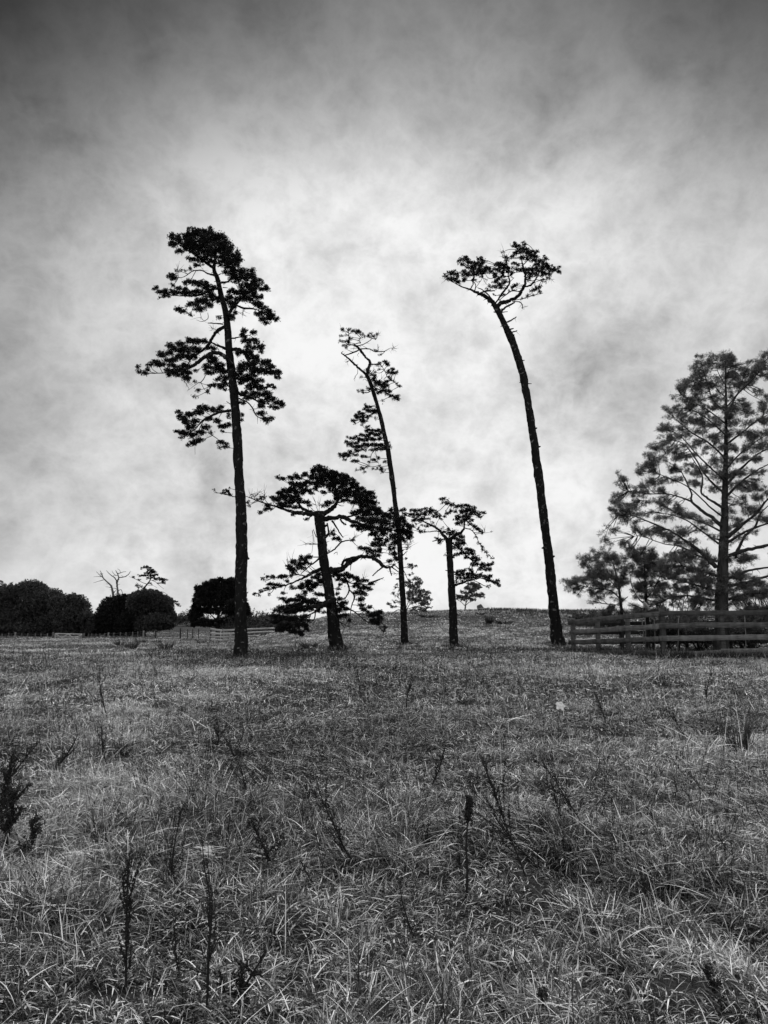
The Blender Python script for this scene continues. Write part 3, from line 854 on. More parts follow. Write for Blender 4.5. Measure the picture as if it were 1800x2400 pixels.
for s in ('215,790,10 245,760,9 270,740,4', '215,980,12 160,935,10 100,890,12 20,910,9', '225,930,8 280,920,6 370,915,4', '225,960,8 270,1060,7 330,1170,4', '230,1010,5 300,1010,4'):
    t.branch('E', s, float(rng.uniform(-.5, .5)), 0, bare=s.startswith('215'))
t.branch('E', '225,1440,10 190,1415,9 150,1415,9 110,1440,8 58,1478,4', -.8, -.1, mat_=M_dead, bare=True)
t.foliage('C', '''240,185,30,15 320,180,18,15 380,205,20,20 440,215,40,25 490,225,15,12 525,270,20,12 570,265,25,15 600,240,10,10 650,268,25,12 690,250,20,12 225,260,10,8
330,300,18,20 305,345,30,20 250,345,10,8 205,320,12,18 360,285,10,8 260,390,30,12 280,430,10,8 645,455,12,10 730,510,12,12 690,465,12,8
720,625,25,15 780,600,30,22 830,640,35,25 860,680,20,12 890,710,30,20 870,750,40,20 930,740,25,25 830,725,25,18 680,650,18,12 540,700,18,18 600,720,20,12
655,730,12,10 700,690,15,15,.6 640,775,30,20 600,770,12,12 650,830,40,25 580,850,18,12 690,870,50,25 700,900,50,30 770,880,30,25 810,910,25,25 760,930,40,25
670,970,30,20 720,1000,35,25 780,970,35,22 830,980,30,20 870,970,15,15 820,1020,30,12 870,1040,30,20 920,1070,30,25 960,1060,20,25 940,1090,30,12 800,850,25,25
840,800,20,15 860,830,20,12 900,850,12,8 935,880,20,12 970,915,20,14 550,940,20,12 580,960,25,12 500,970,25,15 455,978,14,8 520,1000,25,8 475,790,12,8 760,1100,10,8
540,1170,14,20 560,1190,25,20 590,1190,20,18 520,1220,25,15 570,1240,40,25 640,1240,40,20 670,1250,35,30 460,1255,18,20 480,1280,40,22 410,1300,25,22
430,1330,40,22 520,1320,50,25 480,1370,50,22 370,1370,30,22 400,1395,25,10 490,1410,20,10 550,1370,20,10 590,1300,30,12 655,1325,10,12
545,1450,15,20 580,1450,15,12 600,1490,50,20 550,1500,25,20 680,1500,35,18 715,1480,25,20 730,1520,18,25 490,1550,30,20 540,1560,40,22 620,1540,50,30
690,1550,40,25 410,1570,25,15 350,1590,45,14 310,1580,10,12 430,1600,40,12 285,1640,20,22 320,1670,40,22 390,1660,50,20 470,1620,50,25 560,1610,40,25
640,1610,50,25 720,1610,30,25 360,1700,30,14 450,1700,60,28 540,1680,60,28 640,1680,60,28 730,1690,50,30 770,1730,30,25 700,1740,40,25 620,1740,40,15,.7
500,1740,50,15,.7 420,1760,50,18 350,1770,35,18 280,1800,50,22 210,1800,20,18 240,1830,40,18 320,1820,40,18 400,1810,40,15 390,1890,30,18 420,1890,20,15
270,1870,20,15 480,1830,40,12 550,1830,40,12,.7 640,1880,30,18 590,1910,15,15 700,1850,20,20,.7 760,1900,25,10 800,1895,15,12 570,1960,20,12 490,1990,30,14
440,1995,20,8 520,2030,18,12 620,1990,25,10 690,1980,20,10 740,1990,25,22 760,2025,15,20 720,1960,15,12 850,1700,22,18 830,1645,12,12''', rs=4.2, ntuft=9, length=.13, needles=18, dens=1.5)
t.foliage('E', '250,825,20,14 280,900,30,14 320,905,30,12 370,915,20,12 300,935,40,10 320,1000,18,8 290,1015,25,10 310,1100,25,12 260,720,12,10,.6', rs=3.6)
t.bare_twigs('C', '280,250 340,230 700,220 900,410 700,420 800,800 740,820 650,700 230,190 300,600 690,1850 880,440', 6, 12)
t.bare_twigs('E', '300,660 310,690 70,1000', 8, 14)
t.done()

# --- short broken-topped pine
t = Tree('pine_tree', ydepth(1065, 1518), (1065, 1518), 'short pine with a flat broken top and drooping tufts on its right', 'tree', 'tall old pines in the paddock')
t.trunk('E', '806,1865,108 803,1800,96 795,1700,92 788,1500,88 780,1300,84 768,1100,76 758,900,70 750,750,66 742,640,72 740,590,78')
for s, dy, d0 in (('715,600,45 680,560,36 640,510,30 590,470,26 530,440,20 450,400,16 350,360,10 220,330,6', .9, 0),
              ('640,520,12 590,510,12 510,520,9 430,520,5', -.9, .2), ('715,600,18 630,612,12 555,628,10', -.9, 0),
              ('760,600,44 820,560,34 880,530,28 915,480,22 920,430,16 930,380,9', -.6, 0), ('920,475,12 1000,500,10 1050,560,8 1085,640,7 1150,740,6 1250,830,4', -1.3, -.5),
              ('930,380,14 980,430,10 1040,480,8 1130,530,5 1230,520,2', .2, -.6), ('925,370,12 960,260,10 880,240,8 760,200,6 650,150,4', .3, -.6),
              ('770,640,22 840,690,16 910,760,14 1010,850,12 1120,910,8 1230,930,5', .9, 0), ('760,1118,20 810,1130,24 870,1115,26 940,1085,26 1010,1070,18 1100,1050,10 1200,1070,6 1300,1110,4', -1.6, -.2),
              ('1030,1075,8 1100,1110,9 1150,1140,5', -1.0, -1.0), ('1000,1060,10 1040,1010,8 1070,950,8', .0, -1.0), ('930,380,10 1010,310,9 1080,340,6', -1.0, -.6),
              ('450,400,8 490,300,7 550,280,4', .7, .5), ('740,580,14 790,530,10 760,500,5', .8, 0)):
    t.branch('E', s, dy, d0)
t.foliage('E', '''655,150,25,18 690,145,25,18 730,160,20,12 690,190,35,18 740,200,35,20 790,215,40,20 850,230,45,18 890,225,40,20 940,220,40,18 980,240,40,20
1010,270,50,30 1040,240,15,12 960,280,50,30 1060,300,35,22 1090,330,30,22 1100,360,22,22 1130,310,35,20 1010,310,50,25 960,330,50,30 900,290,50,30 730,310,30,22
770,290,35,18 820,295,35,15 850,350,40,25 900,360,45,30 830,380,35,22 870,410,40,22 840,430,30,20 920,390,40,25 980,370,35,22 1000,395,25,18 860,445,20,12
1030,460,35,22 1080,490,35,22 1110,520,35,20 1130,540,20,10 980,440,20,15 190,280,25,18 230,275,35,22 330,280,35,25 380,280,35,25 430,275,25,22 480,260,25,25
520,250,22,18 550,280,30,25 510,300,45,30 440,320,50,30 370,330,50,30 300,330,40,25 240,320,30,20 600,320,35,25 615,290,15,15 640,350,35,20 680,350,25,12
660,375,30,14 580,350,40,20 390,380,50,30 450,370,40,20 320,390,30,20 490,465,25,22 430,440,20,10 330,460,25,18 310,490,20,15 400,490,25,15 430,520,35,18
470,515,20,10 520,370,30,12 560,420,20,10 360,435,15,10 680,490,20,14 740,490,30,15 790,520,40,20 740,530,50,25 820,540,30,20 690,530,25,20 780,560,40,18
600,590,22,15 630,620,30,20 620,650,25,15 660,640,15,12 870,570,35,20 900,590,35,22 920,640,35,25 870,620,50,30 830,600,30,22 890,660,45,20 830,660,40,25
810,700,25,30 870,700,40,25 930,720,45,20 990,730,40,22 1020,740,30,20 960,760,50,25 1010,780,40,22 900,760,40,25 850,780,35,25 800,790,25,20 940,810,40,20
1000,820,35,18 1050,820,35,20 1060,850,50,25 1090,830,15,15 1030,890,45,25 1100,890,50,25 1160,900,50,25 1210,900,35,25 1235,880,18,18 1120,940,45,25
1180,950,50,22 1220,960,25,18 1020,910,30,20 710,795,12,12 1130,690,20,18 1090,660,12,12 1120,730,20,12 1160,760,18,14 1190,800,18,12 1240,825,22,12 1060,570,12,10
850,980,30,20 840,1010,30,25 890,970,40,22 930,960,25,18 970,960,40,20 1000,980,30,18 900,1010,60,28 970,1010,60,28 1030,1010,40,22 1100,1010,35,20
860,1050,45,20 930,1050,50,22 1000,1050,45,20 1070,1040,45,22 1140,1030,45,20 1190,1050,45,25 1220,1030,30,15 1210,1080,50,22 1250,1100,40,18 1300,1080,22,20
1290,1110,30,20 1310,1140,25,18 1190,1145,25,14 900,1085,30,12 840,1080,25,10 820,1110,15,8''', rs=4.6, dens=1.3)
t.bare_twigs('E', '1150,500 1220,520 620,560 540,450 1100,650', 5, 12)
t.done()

# --- tall bare bending pine (right)
t = Tree('pine_tree', ydepth(1308, 1511), (1308, 1511), 'tall bare leaning pine bending left under a small flat spreading crown', 'tree', 'tall old pines in the paddock')
lo = [(1310, 1513, 35), (1307, 1500, 31), (1303, 1475, 26), (1296, 1401, 22.5), (1289, 1330, 21), (1283, 1280, 20), (1275, 1215, 20), (1264, 1128, 20), (1252, 1040, 19), (1240, 960, 18.2), (1226, 880, 17.5)]
hi = [(1075, 1560, 84), (1040, 1450, 88), (1000, 1330, 86), (958, 1220, 84), (920, 1140, 76), (878, 1050, 68), (830, 950, 66), (795, 870, 74)]
hi = [(1000 + u / 4.879, 540 + v / 4.879, w_ / 4.879) for u, v, w_ in hi]
t.trunk('P', lo + hi, .4)
for s, dy, d0 in (('795,880,70 730,800,55 660,750,45 600,720,42 500,675,25 430,655,16 370,630,12 300,590,7 200,525,4', 1.6, .4),
              ('500,670,14 530,620,12 530,570,22 540,520,20 530,440,8', .6, 1.2), ('550,690,12 560,630,10 545,590,10', 1.0, 1.0),
              ('610,715,16 680,695,16 780,690,12', -.4, .9), ('770,820,16 700,730,16 640,680,12 580,655,6', -.6, .4),
              ('790,830,18 850,740,22 920,650,22 950,590,18 935,520,14 930,450,8 920,370,4', -.7, .4), ('950,590,8 1000,540,6', -.5, -.3),
              ('800,870,64 880,820,45 980,790,40 1060,730,36 1110,650,32 1130,560,30 1120,480,26 1095,380,16 1080,300,8 1040,200,5', -1.2, .4),
              ('1120,645,16 1190,625,22 1240,570,20 1280,500,12 1330,400,6', -2.2, -.6), ('1240,560,8 1320,570,6 1420,540,4', -1.2, -1.3),
              ('830,800,10 900,740,10 980,690,12 1060,700,10', 1.6, .4), ('850,930,28 900,880,24 980,840,22 1010,820,12', 1.4, .4),
              ('1000,800,8 1100,780,8 1200,750,8 1260,730,5', .9, -.2), ('1240,590,6 1240,680,5', -1.0, -1.3),
              ('560,660,6 640,540,5 630,500,3', 1.0, .8), ('1100,400,10 1200,300,8 1260,260,4', -.4, -.9), ('1130,520,12 1200,440,8 1350,440,6 1480,450,4', .2, -.9),
              ('930,480,8 860,430,6 810,400,4', -1.2, -.6), ('920,640,8 840,600,7 780,530,4', -1.2, -.2)):
    t.branch('D', s, dy, d0)
for s in ('980,810,11 1060,820,11 1095,855,10 1090,890,8 1120,900,4', '1095,880,7 1160,865,5', '840,940,12 925,928,9', '900,1055,20 960,1030,17 1025,990,12', '930,1175,26 990,1160,15 1035,1145,11',
          '820,790,6 880,820,5', '640,540,4 680,610,6 730,650,7', '900,840,5 955,885,4', '640,740,7 670,750,4', '960,1200,30 1000,1210,8'):
    t.branch('D', s, None, .4, bare=True)
t.foliage('D', '''300,470,40,25 270,500,50,30 220,520,40,22 340,510,40,40 300,550,60,35 350,590,40,30 250,560,30,20 410,500,25,30 440,480,40,35 450,520,40,40 430,570,35,30
370,360,20,25 400,340,35,25 440,310,30,30 460,350,50,35 500,370,50,35 410,390,35,25 560,380,50,35 610,330,35,35 640,360,40,35 600,390,60,35 500,420,60,35
560,450,60,40 640,440,60,40 700,440,40,30 720,470,30,25 660,480,60,30 600,500,50,30 520,490,50,40 540,570,30,20 620,530,30,12
800,390,40,25 840,380,40,25 880,390,40,30 830,420,50,35 900,430,50,35 780,450,35,25 850,480,60,35 930,450,35,40 960,480,40,30 920,350,25,20 900,310,30,15
870,250,25,15,.5 940,320,30,15 980,300,30,20 1000,380,40,20 980,430,20,15 1020,450,40,25 1030,400,30,20 770,500,35,25 800,530,45,30 880,530,40,25 960,520,20,15
820,570,50,25 880,590,40,30 780,600,40,20 820,630,50,25 860,660,40,20 770,650,45,20 720,640,25,15 700,680,30,12 760,740,25,12,.5 870,740,30,15 960,660,30,15
1010,630,25,18 1040,620,20,12 1000,690,30,12 940,700,20,10 990,640,35,15
1020,150,25,25 970,180,20,10 1010,190,30,20 1050,180,40,20 1110,135,22,15 1110,170,30,20 1090,210,60,30 1060,250,50,30 1020,260,30,25 1140,240,50,35
1180,260,50,30 1230,250,50,22 1270,250,20,25 1200,300,50,35 1130,310,50,30 1250,300,40,25 1280,340,40,22 1080,320,30,20 1220,350,40,20 1160,340,30,15
1350,300,25,15 1360,330,35,25 1310,360,40,25 1340,380,50,30 1270,400,50,30 1230,430,50,25 1180,450,50,25 1130,450,40,30 1090,460,30,25 1170,490,60,30
1260,470,70,40 1350,440,60,40 1400,410,50,30 1420,450,50,35 1470,440,35,25 1510,430,20,20 1510,470,30,20 1535,490,12,8 1340,500,60,30 1280,520,50,20
1400,500,40,20 1180,530,50,18 1160,570,30,15 1320,570,30,12 1360,590,18,14 1400,545,30,12 1270,650,40,18 1300,640,20,15 1250,680,40,22 1190,690,25,12
1290,700,30,18 1310,715,20,12 1220,740,20,12 1150,760,30,12 1090,780,20,8 1160,730,15,10 1230,600,15,15''', rs=4.6, dens=1.25)
t.bare_twigs('D', '850,240 880,230 1400,520 1430,560 1220,680 700,580 220,560 900,300', 7, 12)
t.done()
# ------------------------------------------------------------------ feathery conifer behind the rail fence
def conifer(name, px, py, Y, env, nb, label, group=None, leaf=M_cyp, tr=.34, seed=1, lean=.008, limb=.05, extra=(), full=1.0):
    """env: list of (height m, radius m) from the foot to the tip"""
    g = np.random.default_rng(seed)
    bx = float(P(px, py, Y)[0]); bz = float(terrain(bx, Y))
    root = empty(name, (bx, Y, bz), label, 'tree', group)
    hs = np.array([e[0] for e in env]); rs_ = np.array([e[1] for e in env]); H = hs[-1]
    base = np.array([bx, Y, bz])
    def axis(z):
        return base + np.array([.12 * math.sin(z * .5) * tr * 3 + z * lean, .1 * math.sin(z * .7 + 1), z])
    mb = MB()
    zz = np.linspace(-.3, H, 26)
    tube(mb, [axis(q) for q in zz], [max(.02, tr * (1 - max(q, 0) / H) ** .85 * (1.25 if q < .4 else 1)) for q in zz], 14, .3, 3)
    mb.build('trunk', M_barkdark, root, True)
    twig, lf = MB(), MB()
    nlimb = 0
    C_, D_ = [], []
    for i in range(nb + len(extra)):
        zt = hs[0] + .3 + (H - hs[0] - .35) * ((i + g.uniform(0, 1)) / nb)
        r = float(np.interp(zt, hs, rs_)) * (g.uniform(.8, 1.04) if g.uniform() < .75 else g.uniform(.5, .8))
        fr = zt / H
        rise = r * np.interp(fr, [0, .15, .3, .6, 1], [.02, .25, .55, .75, 1.3]) * g.uniform(.8, 1.2)
        z0 = max(.5, zt - rise)
        phi = i * 2.39996 + g.uniform(-.4, .4)
        if i >= nb:
            z0, ex, ey, zt = extra[i - nb]; r = math.hypot(ex, ey); phi = math.atan2(ey, ex); fr = zt / H
        d = np.array([math.cos(phi), math.sin(phi), 0]); sd = np.array([-d[1], d[0], 0])
        ts = np.linspace(0, 1, 9)
        bend = g.uniform(-.3, .3) * r; wz = g.uniform(-.06, .06) * r; wp = g.uniform(0, 6)
        pts = [axis(z0) * np.array([1, 1, 0]) + d * r * q + sd * bend * math.sin(q * 3) + np.array([0, 0, axis(z0)[2] + (zt - z0) * (1 - (1 - q) ** 1.35) + wz * math.sin(q * 5 + wp)]) for q in ts]
        pts = np.array(pts)
        r0 = max(.012, (.03 + .012 * r * (1 - fr * .4)) * min(1, (tr / .34) ** .6))
        rad = r0 * (1 - ts) ** .8 + .006
        if r0 > limb * .85 and nlimb < 95:
            b_ = MB(); tube(b_, pts, rad, 7, .2, i); b_.build('branch', M_barkdark, root, True); nlimb += 1
        else:
            tube(twig, pts, rad, 6)
        # flat sprays either side
        ns = int(r / .27 * full) + 2
        for k in range(ns):
            q = .16 + .84 * (k + g.uniform(0, 1)) / ns
            if g.uniform() < .06: continue
            j = min(int(q * 8), 7); f = q * 8 - j
            o_ = pts[j] * (1 - f) + pts[j + 1] * f
            if vnoise(np.array([o_[0] * .9 + o_[1] * .5]), np.array([o_[2] * 1.5 + o_[1] * .3]), seed)[0] < .38 and q < .85: continue
            for s in (-1, 1):
                l = (.30 + (1 - q) * r * .30 + .15 * r * (1 - abs(q - .5))) * g.uniform(.6, 1.15)
                dd = unit(d * g.uniform(.5, 1.0) + sd * s * g.uniform(.4, 1.0) + np.array([0, 0, g.uniform(-.15, .35)]))
                e_ = o_ + dd * l + np.array([0, 0, -.05 * l])
                m_ = (o_ + e_) / 2 + np.array([0, 0, .06 * l])
                tube(twig, [o_, m_, e_], [.012, .009, .004], 4)
                nn = int(l / .10 * full) + 2
                tt = (np.arange(nn) + g.uniform(0, 1, nn)) / nn
                cc = o_ + (e_ - o_) * tt[:, None] + g.normal(0, .09, (nn, 3))
                C_.append(cc); D_.append(np.repeat(dd[None], nn, 0) + g.normal(0, .5, (nn, 3)) * np.array([1, 1, .5]) + np.array([0, 0, .1]))
    tufts(lf, np.concatenate(C_), np.concatenate(D_), 9, .16, .017, .7)
    twig.build('twigs', M_barkdark, root)
    lf.build('crown', leaf, root, False, True)
    return root
VY = 35.5
FE = dict(feather=True, rs=5.6, ntuft=9, needles=12, length=.2, width=.012, up=.0, deep=1.0)
t = Tree('conifer_tree', VY, (1690, 1525), 'big airy feathery conifer in flat tiers rising behind the timber rail fence', 'tree', None, M_conbark, M_cyp, M_barkdark)
t.trunk('F', '1135,2125,100 1138,1950,88 1142,1750,80 1148,1500,66 1154,1300,54 1160,1100,43 1165,900,33 1168,700,24 1168,450,17 1166,250,10 1165,90,4', .3)
LIMBS = """1100,1540,30 1000,1440,24 880,1350,18 780,1290,12 640,1230,9 500,1180,6 410,1200,3
1110,1500,18 1000,1470,14 860,1400,10 740,1380,7 600,1330,5 530,1330,3
1140,1260,26 1040,1180,20 960,1120,17 930,1080,15 935,1040,12 900,960,9 860,880,5
930,1090,13 850,1060,10 760,1040,8 620,1040,6 480,1020,3
1150,1140,18 1060,1080,14 1000,1030,12 1010,960,10 1000,900,8 940,800,5
1150,1030,18 1070,960,14 1020,900,11 960,800,9 880,700,6 760,660,3
1160,950,14 1060,860,11 960,760,8 850,640,5 760,600,3
1165,800,15 1060,700,11 930,620,8 860,560,6 790,500,3
1165,560,11 1060,480,9 960,420,7 870,370,5 820,360,3
1165,480,10 1080,400,8 1040,280,6 1000,150,3
1165,380,8 1110,330,6 1060,240,3
1165,300,6 1110,200,4 1100,120,2
1166,250,6 1210,150,3
1175,500,16 1240,370,12 1330,280,9 1400,200,8 1440,130,6 1520,60,3
1170,450,9 1250,350,6 1300,200,3
1175,700,15 1280,620,11 1380,540,9 1500,480,4
1170,980,20 1280,860,15 1400,760,10 1550,700,4
1180,1050,20 1250,980,16 1380,880,10 1500,820,4
1170,1340,30 1280,1250,22 1370,1180,17 1450,1080,12 1560,1000,6
1180,1370,20 1300,1300,16 1460,1240,12 1640,1200,5
1230,1470,22 1290,1340,18 1370,1260,14 1400,1180,10 1480,1100,4
1190,1460,26 1320,1420,22 1455,1390,18 1620,1350,8
1180,1620,20 1300,1570,16 1455,1540,12 1620,1500,5
1190,1670,24 1330,1640,20 1455,1600,16 1650,1560,7
1110,1600,18 980,1560,13 850,1530,9 720,1540,4
1100,1700,16 950,1660,12 800,1620,8 700,1640,3
1100,1770,16 950,1740,12 820,1740,8 700,1790,3
1180,1760,18 1320,1720,14 1460,1720,9 1600,1740,4
1120,1380,14 1010,1300,10 900,1220,8 780,1180,5 650,1160,3
1150,1200,14 1050,1120,10 920,1000,8 800,940,6 640,880,3
1140,1300,14 1020,1240,10 850,1180,7 700,1100,5 560,1080,3
1165,880,12 1250,780,9 1350,700,7 1440,640,4
1165,640,10 1080,560,8 1000,500,5 920,460,3"""
for s_ in LIMBS.split('\n'):
    t.branch('F', s_)
PADS = """1120,100,40,18 1150,98,40,15 1090,110,25,20 1160,120,50,25 1210,110,35,20 1010,115,35,20 980,150,35,22 1040,160,40,30 1100,160,50,25 1180,170,60,30 960,190,40,25 1000,220,60,25
1080,220,50,30 1150,230,60,30 1240,170,30,20 1290,170,40,20 1330,150,25,12 1230,210,60,25 1300,220,60,25 950,230,30,18 1400,150,40,20 1440,120,40,30 1440,180,50,30 1370,210,50,25 1450,240,40,20
1500,90,40,30 1520,150,50,30 1500,220,60,25
890,260,25,15 900,290,40,20 960,270,50,22 880,320,50,22 950,320,60,25 1040,290,60,25 1120,300,60,25 1200,290,70,30 1290,290,60,25 1360,270,50,20 840,330,30,15 830,380,30,15 860,360,50,18
930,370,50,18 1000,360,60,22 1080,370,60,25 1150,370,50,25 1220,360,50,22 1300,350,60,18 1390,330,40,12 870,400,40,12 980,420,60,20 1060,430,60,25 1130,440,60,25 1210,430,60,22
1300,410,60,22 1400,400,60,22 1440,380,40,20 900,450,50,15 980,480,60,20 1060,490,60,25 1140,500,60,25 1230,490,70,25 1330,480,70,25 1430,470,50,25 790,480,40,14 830,490,50,18
860,520,60,20 780,510,30,14 920,540,60,20 1000,550,60,22 1080,560,60,25 1160,570,60,25 1250,560,70,25 1350,560,70,25 1440,550,50,25 740,590,30,12 780,590,50,16 850,580,50,18
760,620,50,16 840,630,60,20 920,620,60,20 1000,620,60,22 1080,640,60,25 1170,640,60,25 1260,640,70,28 1360,640,70,28 1440,640,50,28 660,690,30,14 720,690,60,18 800,680,60,20
690,720,50,14 780,740,70,20 870,700,60,20 960,700,60,22 1050,710,60,22 1140,730,60,28 1240,730,70,28 1340,720,70,28 1440,720,50,28 640,780,40,10 640,810,30,12 720,800,60,18
810,800,60,20 900,790,60,22 990,780,60,22 1080,800,60,25 1180,820,60,28 1280,810,70,28 1390,810,70,28 560,870,40,18 620,880,60,20 700,870,60,20 790,880,70,25 880,870,60,22
970,880,60,22 560,895,50,12 660,850,50,14 1060,890,50,25 1160,910,60,25 1270,900,70,25 1390,890,70,28 450,935,30,14 480,960,60,18 560,970,60,16 650,950,60,20 740,950,60,22
830,960,60,20 440,990,30,14 510,1000,60,14 600,1010,60,14 700,1000,60,16 930,970,50,18 1100,980,50,20 1220,990,50,20 1300,980,60,22 1400,970,60,25
400,1090,25,12 440,1060,50,16 520,1060,60,16 610,1070,60,16 700,1060,60,16 440,1100,60,16 530,1110,70,18 620,1120,70,18 720,1120,70,22 800,1110,60,20 860,1140,60,18 800,1060,50,12
420,1130,40,14 1280,1080,60,20 1380,1060,60,22 1440,1050,40,22 410,1180,30,16 470,1160,60,18 560,1170,70,20 460,1210,60,16 550,1210,60,16 650,1170,70,20 740,1190,70,20 830,1190,60,20
900,1210,60,18 980,1220,60,20 1060,1230,40,18 1250,1180,50,22 1320,1130,60,22 1400,1140,50,20 1440,1200,40,25 1260,1240,60,20 340,1280,25,10 370,1295,40,12 420,1300,40,10,.7
340,1350,25,14 390,1365,50,14 450,1370,50,14 500,1395,40,10
540,1300,40,10 600,1310,60,12 680,1290,50,12 760,1320,60,14 840,1300,60,14 900,1290,50,16 980,1290,60,18 760,1360,50,12 840,1380,60,14 900,1360,50,14 1060,1340,50,18 1280,1330,50,14
1350,1300,50,14 800,1450,60,16 880,1440,60,18 960,1450,60,18 1040,1470,50,18 820,1490,70,22 900,1500,70,25 980,1510,70,25 1060,1530,50,22 760,1530,60,22 1240,1480,60,18
1320,1480,50,16 1270,1520,50,14 780,1580,70,25 860,1570,70,25 950,1580,70,28 1040,1590,60,25 1150,1600,50,28 1260,1590,50,14 800,1640,70,18 900,1640,70,20 1000,1650,70,22
1070,1660,50,22 860,1700,70,16 960,1710,70,20 1060,1720,50,22 820,1760,70,14 920,1770,70,18 1020,1780,70,20 1260,1660,60,18 1330,1700,70,20 1420,1680,60,22 1230,1730,60,22
1330,1760,80,18 1430,1740,60,18 1250,1800,60,18 950,1820,80,14 1050,1830,60,14 1150,1820,60,18 1380,1820,80,14"""
def loose(pads, n, j=14, umax=5000):
    src = nums(pads); o_ = []
    for b_ in src:
        o_.append((b_[0] + rng.normal(0, j * .8), b_[1] + rng.normal(0, j * .8), b_[2] * rng.uniform(.6, 1.15), b_[3] * rng.uniform(.8, 1.7), (b_[4] if len(b_) > 4 else 1) * rng.uniform(.6, 1.1)))
    for i in range(n):
        b_ = src[int(rng.integers(0, len(src)))]
        o_.append((b_[0] + rng.uniform(0, 50) * (1 if b_[0] < 1165 else -1), b_[1] + rng.uniform(-26, 26), rng.uniform(14, 50), rng.uniform(9, 26), rng.uniform(.5, 1.1)))
    return ' '.join('%.0f,%.0f,%.0f,%.0f,%.2f' % b_ for b_ in o_)
t.foliage('F', loose(PADS, 420, 18), dens=.60, **FE)
t.foliage('F', ' '.join('%.0f,%.0f,%.0f,%.0f,.9' % (rng.uniform(560, 1110), 1860 - 420 * rng.uniform(0, 1) ** .8, rng.uniform(30, 70), rng.uniform(10, 20)) for _ in range(75)), dens=.6, **FE)
t.foliage('F', ' '.join('%.0f,%.0f,%.0f,%.0f,.9' % (rng.uniform(700, 1600), rng.uniform(1840, 1960), rng.uniform(40, 80), rng.uniform(12, 22)) for _ in range(60)), dens=.55, **FE)
t.foliage('F', ' '.join('%.0f,%.0f,%.0f,%.0f,.9' % (rng.uniform(1180, 1600), rng.uniform(1560, 1850), rng.uniform(30, 70), rng.uniform(10, 20)) for _ in range(55)), dens=.55, **FE)
t.foliage('F', ' '.join('%.0f,%.0f,%.0f,%.0f,.8' % (rng.uniform(1110, 1210), rng.uniform(600, 1750), rng.uniform(20, 45), rng.uniform(8, 18)) for _ in range(60)), dens=.55, **dict(FE, deep=2.2))
more = [(2335 - b_[0] + rng.uniform(-20, 20), b_[1] + rng.uniform(-20, 20), b_[2], b_[3]) for b_ in nums(PADS) if b_[0] < 830 and b_[1] > 450]
t.foliage('F', loose(' '.join('%.0f,%.0f,%.0f,%.0f' % b_ for b_ in more), 60), dens=.55, **FE)
t.done()
# young conifers and fringe beside it
t = Tree('young_conifer', 36.5, (1458, 1530), 'small young conifer with a low flat crown reaching left above the fence end', 'tree', 'young conifers behind the rail fence', M_barkdark, M_cyp, M_barkdark)
t.trunk('F', '462,2120,26 460,1900,22 450,1780,18 430,1640,12 400,1520,8 360,1450,4', .2)
for s_ in ('450,1760,9 380,1700,7 250,1680,5 110,1650,3', '440,1700,8 360,1620,6 220,1560,4', '430,1640,8 350,1560,5 280,1480,3', '455,1800,8 340,1790,5 240,1770,3', '440,1700,7 470,1620,5 480,1540,3', '455,1780,6 500,1740,4'):
    t.branch('F', s_)
t.foliage('F', loose("""300,1440,70,18 230,1480,50,18 330,1480,80,20 210,1515,50,16 300,1525,90,22 400,1470,50,20 430,1510,60,22 450,1560,60,24 330,1570,90,22 230,1570,50,16 420,1610,70,22
300,1615,90,20 180,1625,80,18 100,1640,45,12 80,1655,25,8 130,1670,60,14 230,1665,90,16 330,1665,90,16 430,1660,60,18 120,1705,50,16 160,1735,30,10 250,1700,60,12,.7 380,1720,80,14 300,1750,80,12,.8
420,1760,60,14 260,1785,50,8,.6 380,1800,70,12,.6 330,1840,60,10,.5 480,1480,30,20 490,1600,40,20 400,1840,70,16 330,1855,60,12 470,1850,60,14""", 44, 8), dens=.78, **FE)
t.done()
t = Tree('young_conifer', 37.0, (1517, 1528), 'dense young conifer with forked stem right beside the big one', 'tree', 'young conifers behind the rail fence', M_barkdark, M_cyp, M_barkdark)
t.trunk('F', '640,2120,30 632,1900,26 625,1800,24 620,1700,18 615,1600,12 610,1500,8 600,1430,4', -.2)
for s_ in ('625,1800,12 560,1740,8 520,1640,5 510,1520,3', '622,1760,10 680,1680,7 720,1600,4', '620,1680,8 560,1600,5', '625,1820,8 700,1790,5 740,1760,3', '620,1830,7 570,1810,5 530,1800,3', '615,1560,6 650,1480,4'):
    t.branch('F', s_)
t.foliage('F', loose("""560,1425,60,16 640,1430,60,18 520,1470,50,20 600,1480,80,25 680,1480,60,22 540,1530,60,25 620,1540,80,26 700,1530,60,25 560,1590,70,25 650,1600,80,28 740,1560,50,24
600,1660,70,24 690,1670,70,28 540,1700,50,14,.7 650,1730,60,20,.8 540,1790,50,14 590,1830,50,14 760,1650,50,22 770,1740,50,18 700,1820,50,16 560,1850,70,16 650,1860,70,16 740,1850,60,16""", 50, 8), dens=.78, **FE)
t.done()
